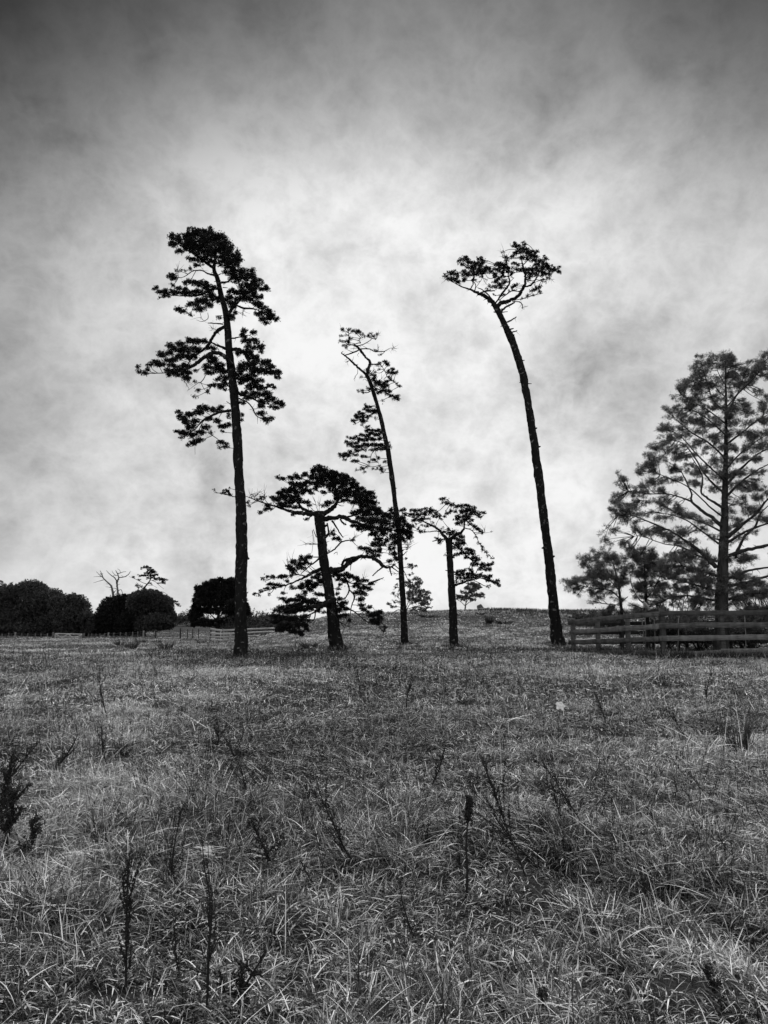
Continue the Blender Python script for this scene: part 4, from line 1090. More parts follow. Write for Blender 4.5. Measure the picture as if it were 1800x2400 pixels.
# low bushes behind the yard
def bush(px, py, Y, rx, h, label, name='bush', leaf=None, n=900, ls=.12, group=None, seed=0, cat='bush', flat=1.0):
    g = np.random.default_rng(seed + 40)
    bx = float(P(px, py, Y)[0]); bz = float(terrain(bx, Y))
    root = empty(name, (bx, Y, bz), label, cat, group)
    st = MB(); lf = MB()
    C_, D_ = [], []
    tips = []
    for i in range(16):
        a = g.uniform(0, 2 * math.pi); r = rx * math.sqrt(g.uniform(0, 1)) * .85
        tip = np.array([bx + math.cos(a) * r, Y + math.sin(a) * r * .8, bz + h * (1 - .6 * (r / rx) ** 2) * g.uniform(.5, .95)])
        b0 = np.array([bx + math.cos(a) * r * .15, Y + math.sin(a) * r * .15, bz - .05])
        tube(st, [b0, (b0 + tip) / 2 + g.normal(0, .08, 3) * h, tip], [.03, .02, .008], 5)
        tips.append(tip)
    tips = np.array(tips)
    c = tips[g.integers(0, 16, n)] + g.normal(0, 1, (n, 3)) * np.array([rx * .22, rx * .22, h * .17])
    c[:, 2] = np.maximum(c[:, 2], bz + .05)
    tufts(lf, c, unit(g.normal(0, 1, (n, 3)) + np.array([0, 0, .7])), 10, ls, ls * .22, .6)
    st.build('stems', M_barkdark, root)
    lf.build('foliage', leaf or M_cyp, root, False, True)
    return root
bush(1385, 1530, 60, 1.7, .95, 'low dark bush spreading behind the left end of the rail fence', seed=1, leaf=M_broad, ls=.18)
bush(1428, 1530, 57, 1.4, 1.1, 'low twiggy bush under the outermost young conifer', seed=2, leaf=M_broad, ls=.18)
bush(1560, 1530, 37.5, 1.2, 1.7, 'dark bush inside the yard between the young conifers and the big trunk', seed=3, leaf=M_broad, n=1600)
bush(1640, 1530, 37.5, 1.2, 1.3, 'low dark growth at the left foot of the big conifer', seed=4, leaf=M_broad, n=1500)
bush(1760, 1530, 37.5, 1.5, 1.4, 'low dark growth at the right foot of the big conifer', seed=5, leaf=M_broad, n=1800)

# ------------------------------------------------------------------ shelter trees on the left
def mass_tree(name, Y, basepx, trunkw, view, blobs, label, leaf, nleaf, ls, group=None, cat='tree', seed=0, limbs=5, tilt=.3, dz=1.0, hang=0.0):
    g = np.random.default_rng(seed + 11)
    k = Y / FPX
    bx = float(P(*basepx, Y)[0]); bz = float(terrain(bx, Y))
    root = empty(name, (bx, Y, bz), label, cat, group)
    B = []
    for b in nums(blobs):
        px, py = conv(view, b[0], b[1]); s = VIEWS[view][2]
        ru, rv = b[2] / s * k, b[3] / s * k
        dy = g.uniform(-.9, .9) * max(ru, 1.5) * .8
        c = P(px, py, Y + dy)
        c[2] = max(c[2], bz + rv * .35)
        B.append((c, ru, min(max(ru, rv), 5.0) * dz, rv))
    tr = MB()
    top = np.mean([b[0] for b in B], axis=0)
    w_ = trunkw
    tube(tr, [(bx, Y, bz - .3), (bx + .05, Y, bz + (top[2] - bz) * .5), top], [w_ * 1.2, w_ * .8, w_ * .45], 12, .3, seed)
    tr.build('trunk', M_barkdark, root, True)
    br = MB()
    for b in B:
        a = np.array([bx, Y, bz + (top[2] - bz) * g.uniform(.25, .6)])
        tube(br, [a, (a + b[0]) / 2 + np.array([0, 0, .15]), b[0]], [w_ * .35, w_ * .2, .03], 6)
    lf = MB(); C_, D_ = [], []
    A = np.array([b[1] * b[3] for b in B]); A = A / A.sum()
    for (c, rx, ry, rz), fr in zip(B, A):
        n = int(nleaf * fr)
        d = unit(g.normal(0, 1, (n, 3)))
        rr = g.uniform(0, 1, (n, 1)) ** .33
        rr = np.where(rr > .86, rr + g.uniform(0, .5, (n, 1)) ** 1.8, rr)
        # small sub-clumps give an uneven outline
        q = d * rr
        cl = unit(np.round(d * 2.2 + g.uniform(-.1, .1, (n, 3))))
        q = q * .82 + cl * rr * .2
        C_.append(c + q * np.array([rx, ry, rz])); D_.append(unit(d + np.array([0, 0, tilt - hang])))
    C_ = np.concatenate(C_); D_ = np.concatenate(D_)
    nz = vnoise(C_[:, 0] * .75 + C_[:, 1] * .4, C_[:, 2] * .9 + C_[:, 1] * .3, seed + 3)
    kp = nz > .1
    C_, D_ = C_[kp], D_[kp]
    C_[:, 2] = np.maximum(C_[:, 2], terrain(C_[:, 0], C_[:, 1]) + .05)
    tufts(lf, C_, D_, 6, ls, ls * .42, .8)
    br.build('branches', M_barkdark, root)
    lf.build('crown', leaf, root, False, True)
    return root
mass_tree('shelter_tree', 150, (40, 1488), .6, 'G', '''-120,500,200,260 20,470,130,180 120,400,130,140 60,600,160,160 260,330,120,90 380,290,120,80 300,250,50,50 400,260,60,50 470,300,60,50
250,470,170,150 420,430,170,130 560,400,130,100 640,420,90,90 200,640,200,140 230,780,160,70 420,790,160,60 60,800,160,60 400,610,200,160 560,560,160,140 330,740,250,80 560,720,170,90 100,740,200,80 -80,740,200,80
20,330,50,50 130,310,60,50''', 'wide dark rounded shelter tree at the far left behind the wire fence', M_broad, 24000, .44, seed=1)
mass_tree('shelter_tree', 146, (172, 1487), .5, 'G', '''700,600,100,150 650,470,90,90 560,700,120,120 810,430,90,70 890,450,90,70 950,520,80,80 760,520,110,100 870,580,130,110 990,640,90,90 930,720,130,90 780,680,140,120 820,400,40,40 1010,740,70,70 700,620,90,90 960,780,120,50 800,790,140,50''',
          'smaller round dark shelter tree beside the distant pale hill gap', M_broad, 12000, .40, seed=2)
mass_tree('dome_conifer', 146, (255, 1486), .5, 'H', '''430,760,150,130 560,700,120,100 650,680,80,80 740,700,110,100 330,880,130,130 480,880,180,150 650,850,180,160 780,820,120,150 270,1000,90,110 400,1040,160,140
560,1030,190,150 740,1020,180,150 300,1130,110,80 480,1160,170,80 680,1150,180,80 240,950,50,70 630,620,40,40 710,620,40,40 420,720,40,40 860,1100,140,110''',
          'black dome shaped conifer below the dead twin-stemmed tree', M_needle, 19000, .38, seed=3)
mass_tree('shelter_tree', 143, (335, 1484), .5, 'H', '''850,620,90,90 800,720,110,130 900,640,90,100 980,580,100,70 1080,570,110,60 1170,600,80,60 1060,680,180,100 1220,690,130,90 1320,760,90,120 950,780,130,110 1120,830,180,120 1280,880,130,120 1380,930,60,90
1000,950,150,110 1180,990,170,90 1340,1010,90,70 950,1080,130,80 1120,1100,150,60 1300,1100,110,35 1440,960,40,60,.5 1400,1060,70,30''',
          'rounded leafy shelter tree under the wind-bent pine, right of the black dome', M_broad, 16000, .38, seed=4)
mass_tree('hedge_bush', 147, (215, 1487), .2, 'H', '120,1080,60,80 160,1150,70,60 60,1130,70,70 210,1170,80,50 20,1190,90,40', 'low dark bush in the gap below the pale hill', M_broad, 2600, .38, seed=9, cat='bush')

# dead twin-stemmed tree
t = Tree('dead_tree', 158, (272, 1484), 'pale leafless dead tree with two stems above the black dome', 'tree', None, M_dead, M_needle, M_dead)
t.trunk('H', '500,1205,60 490,900,55 478,700,48 455,600,40 430,470,30 405,420,26 330,350,20 285,300,17 270,250,12 240,190,7', .4)
for s in ('500,900,50 520,740,40 535,640,34 525,520,30 515,430,28 520,360,24 540,310,20 525,250,16 500,200,10 490,180,5', '510,400,24 500,350,20 470,300,18 430,275,14 380,230,10 340,185,6',
          '540,300,16 620,295,14 680,265,12 715,230,10 730,195,5', '525,235,12 570,225,10 620,210,9 660,205,6', '570,225,8 555,180,7 520,160,5', '530,270,8 470,265,7 430,280,5', '500,270,8 460,240,7 430,195,4',
          '285,300,12 230,260,9 180,205,5', '270,270,8 240,235,7 290,240,5', '270,290,8 220,285,6 135,290,4', '295,340,10 220,360,7 130,388,4', '400,410,8 360,405,6 330,403,3', '415,465,9 370,455,6 330,450,4',
          '510,490,9 470,475,7 440,475,5', '530,415,7 565,410,4', '540,510,12 580,500,10 600,560,8 595,620,6', '460,550,16 495,510,9', '440,630,12 380,635,9 300,680,7 235,760,4', '470,650,12 425,605,7', '620,290,6 580,265,4', '425,505,6 400,495,4'):
    t.branch('H', s)
t.done()
# windswept pine behind the leafy tree
t = Tree('windswept_pine', 156, (335, 1484), 'small windswept pine with flat tufts leaning right above the shelter trees', 'tree', None, M_barkdark, M_needle, M_barkdark)
t.trunk('H', '900,1210,50 920,900,42 920,650,34 935,500,28 960,460,26 1010,400,22 1050,340,18 1060,280,14 1040,200,8 1000,140,5', .2)
for s in ('1000,410,10 920,380,8 840,340,7 780,310,6 710,285,3', '940,480,9 900,450,7 830,380,4', '1060,300,8 1120,320,7 1200,340,6 1300,350,4', '1060,340,7 1130,370,6 1200,430,5 1275,490,3', '1010,425,7 1090,430,5 1160,465,3',
          '930,520,6 880,530,5 860,480,4', '1050,280,7 960,275,6 880,285,4', '1055,260,6 1130,265,5', '1150,530,8 1230,530,6 1290,550,5 1330,590,3', '1180,600,14 1300,620,12 1400,680,9 1480,730,6 1550,750,3', '925,480,6 860,440,5 810,430,3'):
    t.branch('H', s, 1.0 if s.startswith('1180') else None)
t.foliage('H', '''940,115,15,15 940,150,30,18 1000,140,50,20 1050,150,25,15 1030,190,60,22 1100,200,50,20 1130,210,30,15 1060,230,50,20 1000,240,50,12 1050,270,60,20 1120,270,50,20 1150,265,20,12
900,285,45,12 960,275,50,15 1000,310,40,15,.7 1090,310,50,18 1180,320,40,18 1230,340,50,20 1290,350,30,20 1250,380,50,20 1270,400,20,10 1150,340,40,12 760,295,50,15,.7 880,340,30,12,.6
840,430,45,12 900,450,30,12 850,480,15,12,.6 980,470,30,15,.8 1290,620,60,22 1350,650,60,28 1420,690,50,22 1480,700,30,12 1490,745,35,15 1530,755,25,10 1390,680,50,20 1050,400,20,20,.5''', rs=3.2, ntuft=5, needles=12, length=.36, width=.09)
t.done()
# round dark tree behind the tall pine
t = Tree('round_tree', 98, (511, 1478), 'round black bushy tree partly hidden by the tall pine trunk', 'tree', None, M_barkdark, M_needle, M_barkdark)
t.trunk('I', '497,915,54 498,860,50 500,740,44 505,650,38 520,560,26 540,460,16 540,360,8', 0)
for s in ('500,700,20 420,620,14 340,540,9 250,440,5', '505,650,16 600,560,10 680,460,6', '500,720,18 380,690,12 260,640,8 180,600,4', '510,620,14 440,460,8 380,320,5', '505,700,16 620,660,12 740,600,8 860,560,4', '520,560,10 620,400,6 640,260,4'):
    t.branch('I', s)
t.foliage('I', '''250,270,40,40 350,230,50,40 450,190,50,40 530,175,50,40 620,190,60,40 680,180,50,40 740,240,60,60 420,270,110,60 560,260,110,60 680,280,80,60 300,340,80,60 420,370,110,60
560,360,110,60 690,380,90,70 250,360,50,40 220,440,50,40 210,500,50,40 300,450,90,50 420,470,100,50 560,460,110,55 700,490,100,70 180,570,50,30 170,630,50,45 260,560,80,45 370,560,80,45,.8
470,560,70,50,.8 620,560,80,60,.8 740,580,80,60 190,700,50,35 180,750,35,25 250,730,60,30 250,620,60,35 330,700,60,30 420,710,70,30 520,700,80,40 640,680,90,50 750,680,80,50 860,520,50,60 900,590,35,40
820,620,60,50 340,750,70,20 450,755,80,25 560,760,80,30 660,770,80,30 820,440,60,60 800,350,60,50 60,690,0,0''', rs=4.2, ntuft=6, needles=12, length=.34, width=.07, dens=2.4)
t.done()
bush(445, 1465, 200, 4.6, 3.4, 'low far bush on the field edge left of the round black tree', seed=7, leaf=M_broad, n=900, ls=.5)
bush(600, 1478, 99, 4.6, 3.0, 'dark low scrub behind the pale rails, right of the tall trunk', seed=8, leaf=M_broad, n=3400, ls=.3)
bush(655, 1470, 101, 3.6, 1.8, 'dark scrub on the rise behind the broad pine boughs', seed=12, leaf=M_broad, n=2200, ls=.3)

# hilltop trees
t = Tree('hill_tree', 86, (951, 1437), 'wispy windswept tree on the hill crest behind the slender pine', 'tree', 'small trees on the hill crest', M_farbark, M_farleaf, M_farbark)
t.trunk('E', '250,1470,22 252,1430,20 250,1390,14 240,1330,10 230,1240,5', 0)
for s in ('252,1420,10 300,1340,7 360,1270,5 420,1210,3', '252,1410,10 340,1380,7 430,1360,5 520,1390,3', '250,1400,9 290,1280,6 330,1160,4 370,1060,2', '250,1420,8 180,1380,6 100,1370,4 30,1350,2', '250,1400,8 190,1300,5 120,1230,3',
          '248,1350,7 200,1220,4 150,1130,2', '252,1420,8 350,1410,6 460,1420,4', '300,1350,6 400,1310,5 520,1280,3', '250,1410,6 170,1340,5 100,1310,3', '280,1300,5 350,1150,3', '330,1300,5 440,1240,4 520,1220,2'):
    t.branch('E', s)
t.foliage('E', '''370,1060,50,25 400,1100,45,30 350,1150,70,40 280,1110,50,50,.7 430,1190,40,30 350,1220,90,40 480,1210,40,15 520,1220,25,12 450,1260,70,40 520,1290,30,25 380,1310,100,50,.8
470,1350,60,35 510,1390,40,12 400,1400,90,25,.8 300,1260,50,60,.8 460,1425,50,12 150,1150,40,40,.3 180,1230,50,50,.3 110,1240,30,30,.3 150,1320,50,30,.35 50,1350,40,15,.7 100,1375,50,20,.5 330,1425,60,10''', rs=3.0, ntuft=5, needles=9, length=.2, width=.05)
t.bare_twigs('E', '110,1180 80,1230 150,1120 60,1340 100,1300 170,1200 200,1160 130,1260', 9, 8)
t.done()
t = Tree('hill_tree', 90, (1090, 1433), 'small neat round-topped tree on the hill crest beside the rock', 'tree', 'small trees on the hill crest', M_farbark, M_farleaf, M_farbark)
t.trunk('E', '925,1450,18 928,1400,16 935,1350,12 945,1290,7', 0)
for s in ('935,1370,9 890,1330,6 840,1290,4', '935,1360,8 980,1320,6 1060,1270,4', '940,1330,7 1000,1230,5 1020,1140,3', '938,1330,6 900,1260,4', '980,1325,5 1010,1315,4', '1010,1280,4 1110,1250,3'):
    t.branch('E', s)
t.foliage('E', '''850,1250,30,22 890,1210,25,15 880,1270,40,20 960,1220,50,25 950,1270,60,30 1030,1250,50,25 1090,1240,50,22 1130,1240,25,18 1120,1265,30,10 1020,1300,40,15 900,1300,30,13
1000,1120,60,30 1060,1140,45,28 1030,1170,60,20 1080,1165,30,15 960,1160,40,25 1010,1200,50,20 840,1290,20,10''', rs=3.0, ntuft=5, needles=10, length=.19, width=.06, dens=1.2)
t.done()
# ------------------------------------------------------------------ fences
def member(mb, a, b, h, th, sag=0.0, tilt=0.0):
    """a sawn board from a to b, h high and th thick, slightly worn along its edges"""
    a, b = np.asarray(a, float), np.asarray(b, float)
    d = unit(b - a); up_ = np.array([tilt * d[1], -tilt * d[0], 1.0]); nrm = unit(np.cross(d, up_)); up_ = unit(np.cross(nrm, d))
    n = 9
    ring = []
    bv = th * .12
    prof = [(-1, -1, bv, 0), (-1, -1, 0, bv), (-1, 1, 0, -bv), (-1, 1, bv, 0), (1, 1, -bv, 0), (1, 1, 0, -bv), (1, -1, 0, bv), (1, -1, -bv, 0)]
    for i in range(n):
        f = i / (n - 1)
        c = a + (b - a) * f - np.array([0, 0, sag * 4 * f * (1 - f)])
        w1 = 1 + rng.normal(0, .05); c = c + up_ * rng.normal(0, h * .03)
        ring.append([c + nrm * (sx * th / 2 + ox) + up_ * (sz * h / 2 * w1 + oz) for sx, sz, ox, oz in prof])
    V = np.array(ring).reshape(-1, 3)
    idx = np.arange(n * 8).reshape(n, 8)
    F = np.stack([idx[:-1], np.roll(idx[:-1], -1, 1), np.roll(idx[1:], -1, 1), idx[1:]], -1).reshape(-1, 4)
    base = mb.n
    mb.add(V, F)
    mb.f.append(np.array([idx[0][::-1]]) + base); mb.f.append(np.array([idx[-1]]) + base)

M_topshade = None
def fence(name, label, posts, rails, pm, rm, group=None, wires=None):
    """posts: (x, y, ztop, width, depth); rails: (a, b, h, th, sag)"""
    x0, y0 = posts[0][0], posts[0][1]
    root = empty(name, (x0, y0, float(terrain(x0, y0))), label, 'fence', group)
    for p in posts:
        g0 = float(terrain(p[0], p[1])) - .25
        mb = MB()
        member(mb, (p[0], p[1], g0), (p[0] + rng.normal(0, .008), p[1] + rng.normal(0, .008), p[2]), p[3], p[4]) if False else None
        r = p[3] / 2; dd = p[4] / 2
        tw = rng.normal(0, .06)
        n = 7
        V = []
        for i in range(n):
            f = i / (n - 1); zc = g0 + (p[2] - g0) * f
            s = 1 + rng.normal(0, .02) + (.04 if f < .3 else 0)
            for (sx, sy) in ((-1, -.7), (-.7, -1), (.7, -1), (1, -.7), (1, .7), (.7, 1), (-.7, 1), (-1, .7)):
                xx, yy = sx * r * s, sy * dd * s
                V.append((p[0] + xx * math.cos(tw) - yy * math.sin(tw) + (len(p) > 5 and p[5] * f or 0), p[1] + xx * math.sin(tw) + yy * math.cos(tw), zc + (rng.normal(0, .006) if i == n - 1 else 0)))
        idx = np.arange(n * 8).reshape(n, 8)
        F = np.stack([idx[:-1], np.roll(idx[:-1], -1, 1), np.roll(idx[1:], -1, 1), idx[1:]], -1).reshape(-1, 4)
        mb.add(V, F); mb.f.append(np.array([idx[-1]]))
        mb.build('post', pm, root)
    for ri, r_ in enumerate(rails):
        mb = MB(); member(mb, *r_); mb.build('rail', M_topshade if (rm is M_rail and ri == 4) else rm, root)
    for wr in (wires or []):
        mb = MB(); tube(mb, wr, [.012] * len(wr), 4); mb.build('wire', M_wire, root)
    return root

M_topshade = mat('tree_shaded_rail', timber(.015, .09))  # right-hand top rail: the conifer's shade is put into the timber colour
# timber yard fence on the right, front line bends at the tall joint post
YL, YJ, YR = 34.6, 29.5, 29.2
def rl(pa, ya, pb, yb, top0, bot0, top1, bot1, th=.05, sag=0.0):
    a = (P(pa, top0, ya) + P(pa, bot0, ya)) / 2; b = (P(pb, top1, yb) + P(pb, bot1, yb)) / 2
    h = ((bot0 - top0) * ya + (bot1 - top1) * yb) / 2 / FPX
    return (a, b, h, th, sag)
def fy(px):
    return YL + (YJ - YL) * (px - 1334) / (1546 - 1334) if px < 1546 else YJ + (YR - YJ) * (px - 1546) / 400
def post_px(px, top, wpx, off=.09, w2=None):
    Y = fy(px) + off
    c = P(px, top, Y)
    return (float(c[0]), Y, float(c[2]), wpx * Y / FPX, (w2 or wpx) * Y / FPX)
posts = [post_px(1342, 1449, 9.5), post_px(1400, 1455, 9.6), post_px(1470, 1443, 9.6), post_px(1550.5, 1424.5, 11.5, .11), post_px(1689, 1434, 10.5, .1), post_px(1840, 1434, 10.5, .1), post_px(1960, 1434, 10.5, .1)]
rails = [rl(1332.5, YL, 1545.2, YJ, 1453.7, 1464, 1432.6, 1444.4), rl(1335.5, YL, 1545.2, YJ, 1477, 1487, 1462, 1474), rl(1333, YL, 1545.2, YJ, 1500.4, 1510.2, 1491.4, 1502.8), rl(1333.5, YL, 1545.2, YJ, 1524.5, 1534, 1523, 1534.5, .05, .01),
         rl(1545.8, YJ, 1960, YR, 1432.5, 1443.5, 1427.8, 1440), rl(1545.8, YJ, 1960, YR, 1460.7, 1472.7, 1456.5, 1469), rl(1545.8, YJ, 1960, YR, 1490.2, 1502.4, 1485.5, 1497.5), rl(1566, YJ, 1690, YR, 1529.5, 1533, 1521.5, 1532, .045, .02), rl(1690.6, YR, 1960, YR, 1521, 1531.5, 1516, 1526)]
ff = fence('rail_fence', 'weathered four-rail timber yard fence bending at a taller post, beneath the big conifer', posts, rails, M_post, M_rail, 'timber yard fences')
for (pa, ta, pb, tb) in ((1504, 1446, 1509, 1512), (1512, 1447, 1513, 1522), (1533, 1450, 1535, 1524), (1590, 1447, 1588, 1530), (1745, 1440, 1748, 1530)):
    mb = MB(); member(mb, P(pb, tb, fy(pb) + .07), P(pa, ta, fy(pa) + .07), .05, .02) if False else tube(mb, [P(pb, tb, fy(pb) + .06), P((pa + pb) / 2 + 1, (ta + tb) / 2, fy(pa) + .07), P(pa, ta, fy(pa) + .06)], [.02, .017, .02], 5, .2, 3)
    mb.build('batten', M_batten, ff)
# second line behind it: the far side of the yard
def bp(px, top, wpx, Y):
    c = P(px, top, Y); return (float(c[0]), Y, float(c[2]), wpx * Y / FPX, wpx * Y / FPX)
YB = 37.0
def by(px): return YL + .6 + (YB + 1.2 - YL) * min(1.0, (px - 1348) / 110)
posts = [bp(1455, 1459, 9, by(1455)), bp(1528, 1452, 5, by(1528)), bp(1587, 1446, 6, 38.2), bp(1606, 1447, 6, 38.2), bp(1652, 1470, 4.5, 38.2), bp(1710, 1468, 6, 38.2), bp(1734, 1468, 6, 38.2), bp(1761, 1466, 8.5, 38.2), bp(1840, 1462, 8, 38.2)]
rails = []
for (t0, b0, t1, b1) in ((1459, 1466, 1453, 1461), (1480, 1487.5, 1475, 1484), (1502, 1510, 1498, 1507)):
    rails.append(rl(1349, by(1349), 1455, by(1455), t0, b0, t0 - 1.5, b0 - .5))
    rails.append(rl(1455.4, by(1455.4), 1880, 38.1, t0 - 1.5, b0 - .5, t1, b1))
fence('rail_fence', 'dark rear rail fence seen through the boards of the front yard fence', posts, rails, M_raildark, M_raildark, 'timber yard fences')

# pale rail fence beyond the tall pine: V corner
Y0, Y1, Y2 = 82.0, 76.0, 92.0
def IP(u, v, Y): return P(*conv('I', u, v), Y)
def ir(ua, ya, ub, yb, va, vb, h=23):
    a, b = IP(ua, va, ya), IP(ub, vb, yb)
    return (a, b, h / 5.53 * (ya + yb) / 2 / FPX, .05, 0)
rails = [ir(405, Y0, 552, Y1, 797, 817), ir(405, Y0, 552, Y1, 850, 861), ir(405, Y0, 552, Y1, 898, 902), ir(405, Y0, 552, Y1, 932, 940),
         ir(558, Y1, 1235, Y2, 817, 787), ir(558, Y1, 1235, Y2, 861, 829), ir(558, Y1, 1030, 87.2, 902, 885), ir(558, Y1, 900, 84.1, 943, 914)]
def ip(u, v, w_, Y):
    c = IP(u, v, Y); return (float(c[0]), Y, float(c[2]), w_ / 5.53 * Y / FPX, w_ / 5.53 * Y / FPX)
posts = [ip(412, 790, 18, Y0 + .1), ip(505, 812, 16, Y1 + 2.2), ip(560, 800, 18, Y1 + .12), ip(640, 800, 14, 78.2), ip(790, 795, 16, 81.7), ip(1000, 770, 18, 86.7), ip(1120, 780, 14, 89.5), ip(1232, 772, 16, 92.1)]
fence('rail_fence', 'pale sawn rail fence cornering behind the tall pine trunk', posts, rails, M_post, mat('bleached_rail', timber(.35, .75)), 'timber yard fences')
rails = [ir(1010, 96, 1240, 98, 748, 720, 9), ir(1060, 96, 1240, 98, 768, 745, 9), ir(1100, 96, 1240, 98, 790, 768, 9)]
fence('rail_fence', 'faint thin-railed fence climbing the slope behind the pale rails', [ip(1015, 742, 10, 96.1), ip(1130, 728, 10, 97.1), ip(1238, 715, 10, 98.1)], rails, M_post, M_post, 'timber yard fences')

# wire fence with battens and the farm gate
FYD = 130.0
def wire_fence(label, us, thick, view='G', first=None):
    ps = []
    for u, top in us:
        px, py = conv(view, u, top)
        Y = FYD
        c = P(px, py, Y)
        gz = float(terrain(c[0], Y))
        w_ = .24 if u in thick else .11
        hh = 1.15 if u in thick else 1.0
        ps.append((float(c[0]), Y, float(c[2]), w_, w_ * .8, float(rng.normal(0, .03))))
    ws = []
    for dz in (.15, .45, .75):
        ws.append([np.array([p[0], p[1] - .06, p[2] - dz]) for p in ps])
    return fence('wire_fence', label, ps, [], M_batten, M_batten, 'post and wire fences', ws)
wire_fence('wire fence left of the farm gate, thin pale battens below the wide shelter tree', [(-120, 806), (-50, 805), (25, 806), (100, 800), (177, 791), (248, 802), (322, 803), (405, 804), (470, 805), (545, 804)], (177,))
wire_fence('wire fence right of the farm gate, pale battens below the black dome', [(1010, 806), (1048, 806), (1100, 806), (1143, 805), (1195, 800), (1238, 793), (1302, 795), (1377, 793), (1443, 790), (1517, 786), (1578, 782), (1642, 772), (1708, 775), (1780, 760)], (1238, 1642))
ps = []
for u, top, Y in ((1143, 1150, 125), (1545, 1120, 105)):
    c = P(*conv('H', u, top), Y); ps.append((float(c[0]), Y, float(c[2]), .2, .2))
for px, Y in ((440, 101), (452, 100), (466, 99)):
    c = P(px, 1474, Y); ps.append((float(c[0]), Y, float(c[2]), .09, .09))
fence('wire_fence', 'sparse wire fence with dark posts climbing towards the round black tree', ps, [], M_raildark, M_raildark, 'post and wire fences', [[np.array([p[0], p[1] - .08, p[2] - dz]) for p in ps] for dz in (.15, .45)])

# gate
FYD = 122.0
g0 = P(*conv('G', 608, 860), FYD)
root = empty('farm_gate', (g0[0], FYD, float(terrain(g0[0], FYD))), 'weathered wooden farm gate with crossed braces in the far left fence line', 'gate')
def GP(u, v, dy=0.0): return P(*conv('G', u, v), FYD + dy)
for u, top, w_ in ((608, 788, .28), (955, 802, .42)):
    c = GP(u, top); mb = MB(); g_ = float(terrain(c[0], FYD)) - .2
    tube(mb, [(c[0], FYD, g_), (c[0], FYD, (g_ + c[2]) / 2), (c[0], FYD, c[2])], [w_ / 2 * 1.05, w_ / 2, w_ / 2 * .95], 12, .15, 2)
    mb.build('gate_post', M_post, root)
for (a, b, c, d) in ((628, 806, 940, 812), (640, 835, 940, 838), (650, 858, 930, 860)):
    mb = MB(); member(mb, GP(a, b), GP(c, d), .2, .05); mb.build('rail', M_pale, root)
for (a, b, c, d) in ((632, 806, 712, 860), (700, 856, 778, 812), (782, 812, 842, 860), (838, 866, 938, 816)):
    mb = MB(); member(mb, GP(a, b, -.06), GP(c, d, -.08), .17, .05); mb.build('brace', M_pale, root)
for u in (630, 938):
    mb = MB(); member(mb, GP(u, 862, .05), GP(u, 803, .05), .15, .05); mb.build('stile', M_pale, root)

# ------------------------------------------------------------------ rock on the crest
def rock(name, label, px, py, Y, w_, h_, seed):
    import bmesh
    g = np.random.default_rng(seed)
    c = P(px, py, Y); bz = float(terrain(c[0], Y))
    bm = bmesh.new()
    bmesh.ops.create_icosphere(bm, subdivisions=3, radius=1)
    planes = [(unit(g.normal(0, 1, 3)), g.uniform(.55, .85)) for _ in range(11)]
    for v in bm.verts:
        p = np.array(v.co)
        for n_, d_ in planes:
            e = p @ n_ - d_
            if e > 0: p = p - n_ * e
        p += g.normal(0, .02, 3)
        v.co = (p[0] * w_ / 2 * 1.2, p[1] * w_ * .45, p[2] * h_ * .62 + h_ * .4)
    me = bpy.data.meshes.new(name); bm.to_mesh(me); bm.free()
    me.materials.append(mat('stone_' + name, plain(.13, .95)))
    o = bpy.data.objects.new(name, me); C.objects.link(o); o.location = (c[0], Y, bz)
    return tag(o, label, 'rock')
rock('rock', 'blocky grey rock standing on the hill crest beside the small tree', 1124.5, 1428, 91, .85, .85, 4)
rock('rock', 'low flat grey stone at the foot of the blocky rock', 1131, 1431, 89.5, 1.1, .3, 6)

# ------------------------------------------------------------------ heron on the top rail
def heron():
    Yh = fy(1515.5) + .0
    def Q(u, v, dy=0.0): return P(1480 + u / 20.74, 1390 + v / 20.74, Yh + dy)
    k = Yh / FPX / 20.74
    r0 = Q(725, 905)
    root = empty('heron', r0, 'hunched grey heron perched on the top rail of the front yard fence', 'bird')
    mb = MB()
    path = [(500, 425, 6, -.10), (535, 398, 16, -.07), (565, 385, 34, -.035), (590, 390, 46, -.015), (608, 425, 50, 0), (625, 470, 78, 0), (655, 530, 108, .0), (700, 600, 116, .01), (745, 665, 92, .02), (790, 735, 58, .03), (820, 800, 34, .035), (845, 868, 14, .04)]
    pts = [Q(u, v, d) for u, v, r, d in path]; rad = [r * k * .8 for u, v, r, d in path]
    q, r = smooth_path(pts, rad, 5)
    tube(mb, q, r, 16, .05, 2)
    for u0, u1, d in ((695, 672, -.02), (750, 762, .03)):
        tube(mb, [Q(u0 + 5, 690, d), Q(u0, 760, d), Q(u0 + 3, 830, d), Q(u1, 905, d)], [12 * k, 6.5 * k, 7.5 * k, 6 * k], 8)
        for du, dd in ((-26, -.03), (-30, .0), (-22, .03), (18, .0)):
            tube(mb, [Q(u1, 903, d), Q(u1 + du, 911, d + dd)], [4.5 * k, 3 * k], 6)
    mb.build('body', mat('heron_plumage', plain(.3, .8)), root, True)
    wg = MB()
    path = [(640, 455, 20), (690, 500, 62), (745, 580, 74), (790, 660, 52), (830, 740, 26), (850, 800, 8)]
    pts = [Q(u, v, -.075) for u, v, r in path]
    q, r = smooth_path(pts, [r * k for _, _, r in path], 5)
    tube(wg, q, r * .62, 12)
    wg.build('wing', mat('heron_wing', plain(.38, .8)), root, True)
heron()
